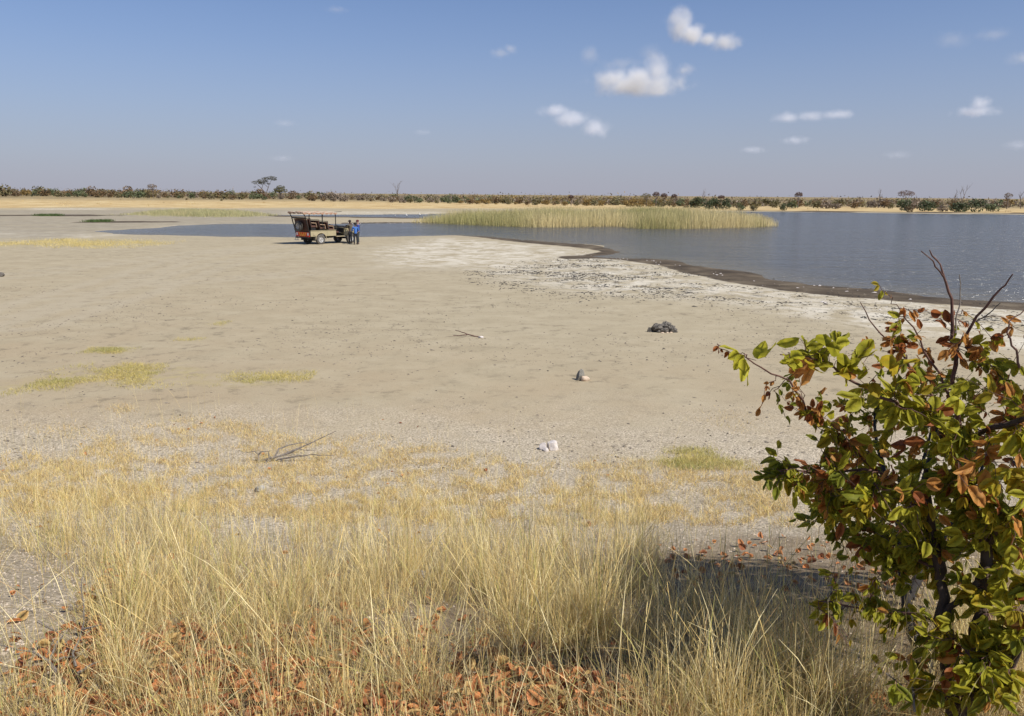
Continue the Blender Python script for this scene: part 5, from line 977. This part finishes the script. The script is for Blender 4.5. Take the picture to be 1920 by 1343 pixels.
for px, py, D, rx, ry, rD, nt_, wts, L in CL:
    wts = np.array(wts, float); wts /= wts.sum()
    for _ in range(nt_ if D > 3 or nt_ < 10 else int(nt_ * .74)):
        g = rng.normal(size=3) * .55; e = at(px + g[0] * rx, py + g[1] * ry, D + g[2] * rD)
        ds = sorted(((v - e).length + rng.random() * .05, i) for i, (v, _) in enumerate(skp)); i = ds[rng.integers(0, 3)][1] if len(ds) > 3 else ds[0][1]; s0, sd0 = skp[i]
        if (s0 - e).length < .05: e = s0 + (sd0 + Vector(rng.normal(size=3)) * .6).normalized() * .1
        L0 = (e - s0).length; c1 = s0 + sd0 * L0 * .35; q_ = []
        for t in np.linspace(0, 1, 7): q_.append(s0 * (1 - t) ** 2 + c1 * 2 * t * (1 - t) + e * t * t + Vector(rng.normal(size=3)) * .006 * (0 < t < 1) - Vector((0, 0, .03 * L0 * t * t)))
        r_ = .0013 + .0035 * L0; tw.tube([v - b0 for v in q_], np.linspace(r_, .0009, 7), 4, False)
        if L0 > .12: skp.append((q_[3], (q_[4] - q_[2]).normalized()))
        nl = int(rng.integers(3, 7)); kk_ = rng.choice(5, p=wts)
        for m in range(nl):
            t = 1.0 if m == 0 else 1 - (m / nl) * min(.75, .16 / max(L0, .05)) - .02; f_ = t * 6; j = min(int(f_), 5); p_ = q_[j].lerp(q_[j + 1], f_ - j); td = (q_[j + 1] - q_[j]).normalized()
            sd_ = td.cross(Vector(rng.normal(size=3))).normalized(); xd = (td * rng.uniform(.2, .9) + sd_ * rng.uniform(.4, 1) + Vector((0, 0, rng.uniform(-.9, .15)))).normalized()
            nd = Vector((.62, -.62, .55)) + Vector(rng.normal(size=3)) * .52
            col = kk_ if rng.random() < .5 else rng.choice(5, p=wts); LV.append((p_, xd, nd, L * rng.choice((.5, .7, .85, 1.0), p=(.2, .3, .3, .2)) * rng.uniform(.85, 1.1) * .93, LK[col], int(rng.choice(7, p=(.2, .17, .17, .12, .14, .1, .1)))))
o = tw.build('twig', M['twig'], bush); o['kind'] = 'stuff'
def vis(l):
    v = cam.matrix_world.inverted() @ l[0]; u = (v.x / -v.z * F + 960, -v.y / -v.z * F + 671.5); inn = -20 < u[0] < 1940 and -20 < u[1] < 1360; return (-l[3] / -v.z if inn else 1 / 9)
cam.matrix_world = Matrix.Translation((0, 0, CAM_Z)) @ cam_rot
LV.sort(key=vis); LM = {(k, s): leaf_mesh(s, LEAF[k]) for k in LK for s in range(7)}
SV = []; SF = []; SM = []; so_ = 0
for n_, (p_, xd, nd, L, k, s) in enumerate(LV):
    m = frame(xd, nd)
    if n_ < 300:
        o = link('leaf', LM[(k, s)], bush); o.matrix_basis = Matrix.LocRotScale(p_ - b0, m.to_quaternion(), (L * 10,) * 3)
    else:
        v, f = SHAPES[s]; SV.append((v * L) @ np.array(m).T + np.array(p_ - b0)); SF.append(f + so_); so_ += len(v); SM.append(np.full(len(f), LK.index(k)))
o = link('foliage', mesh_np('foliage', np.concatenate(SV), np.concatenate(SF), [LEAF[k] for k in LK], np.concatenate(SM), smooth=True), bush); o['kind'] = 'stuff'
# an unseen small leafy tree added just right of the frame; its crown is shaped to throw the dark patch on the bank left of the bush
t0 = Vector((3.3, 3.1, float(gz(3.3, 3.1)[0]) - .03)); tr_ = empty('added_shade_tree', t0); tag(tr_, 'unseen small leafy tree added beyond the right edge to shade the bank', 'tree')
tb = MB().tube([(0, 0, 0), (.03, .05, .8), (-.08, .1, 1.6), (-.12, .2, 2.3), (-.1, .25, 2.9)], (.05, .042, .034, .024, .01), 9)
for a_, z_, L_ in ((.4, 1.7, .6), (2.4, 1.9, .7), (3.6, 2.1, .6), (5.2, 2.2, .6), (1.3, 2.4, .5), (4.3, 2.5, .5)): tb.tube([(-.08, .12, z_), (-.08 + math.cos(a_) * L_ * .6, .15 + math.sin(a_) * L_ * .6, z_ + .2), (-.08 + math.cos(a_) * L_, .15 + math.sin(a_) * L_, z_ + .42)], (.018, .012, .004), 6)
tb.tube([(-.05, .1, 1.4), (-.4, -.15, 1.75), (-.7, -.35, 2.0), (-1.0, -.8, 2.05)], (.026, .02, .014, .005), 7); tb.build('trunk', M['bark'], tr_, True)
SV = []; SF = []; SM = []; so_ = 0
for n_ in range(3600):
    g = rng.normal(size=3); g /= np.linalg.norm(g); g *= rng.random() ** .45; lobe = rng.integers(0, 6); p_ = np.array(((-.13, .3, 2.3), (-.65, -.25, 2.1), (-1.0, -.8, 1.98))[(0, 0, 0, 1, 1, 2)[lobe]]) + g * ((.92, .78, .62), (.5, .5, .45), (.36, .36, .36))[(0, 0, 0, 1, 1, 2)[lobe]]; m = frame(rng.normal(size=3) + (0, 0, -.5), rng.normal(size=3) + (.3, -.4, .5)); v, f = SHAPES[rng.integers(0, 7)]
    SV.append((v * rng.uniform(.045, .085)) @ np.array(m).T + p_); SF.append(f + so_); so_ += len(v); SM.append(np.full(len(f), rng.choice(5, p=(.4, .3, .1, .12, .08))))
link('crown', mesh_np('crown', np.concatenate(SV), np.concatenate(SF), [LEAF[k] for k in LK], np.concatenate(SM), smooth=True), tr_)
print('LEAVES', len(LV))
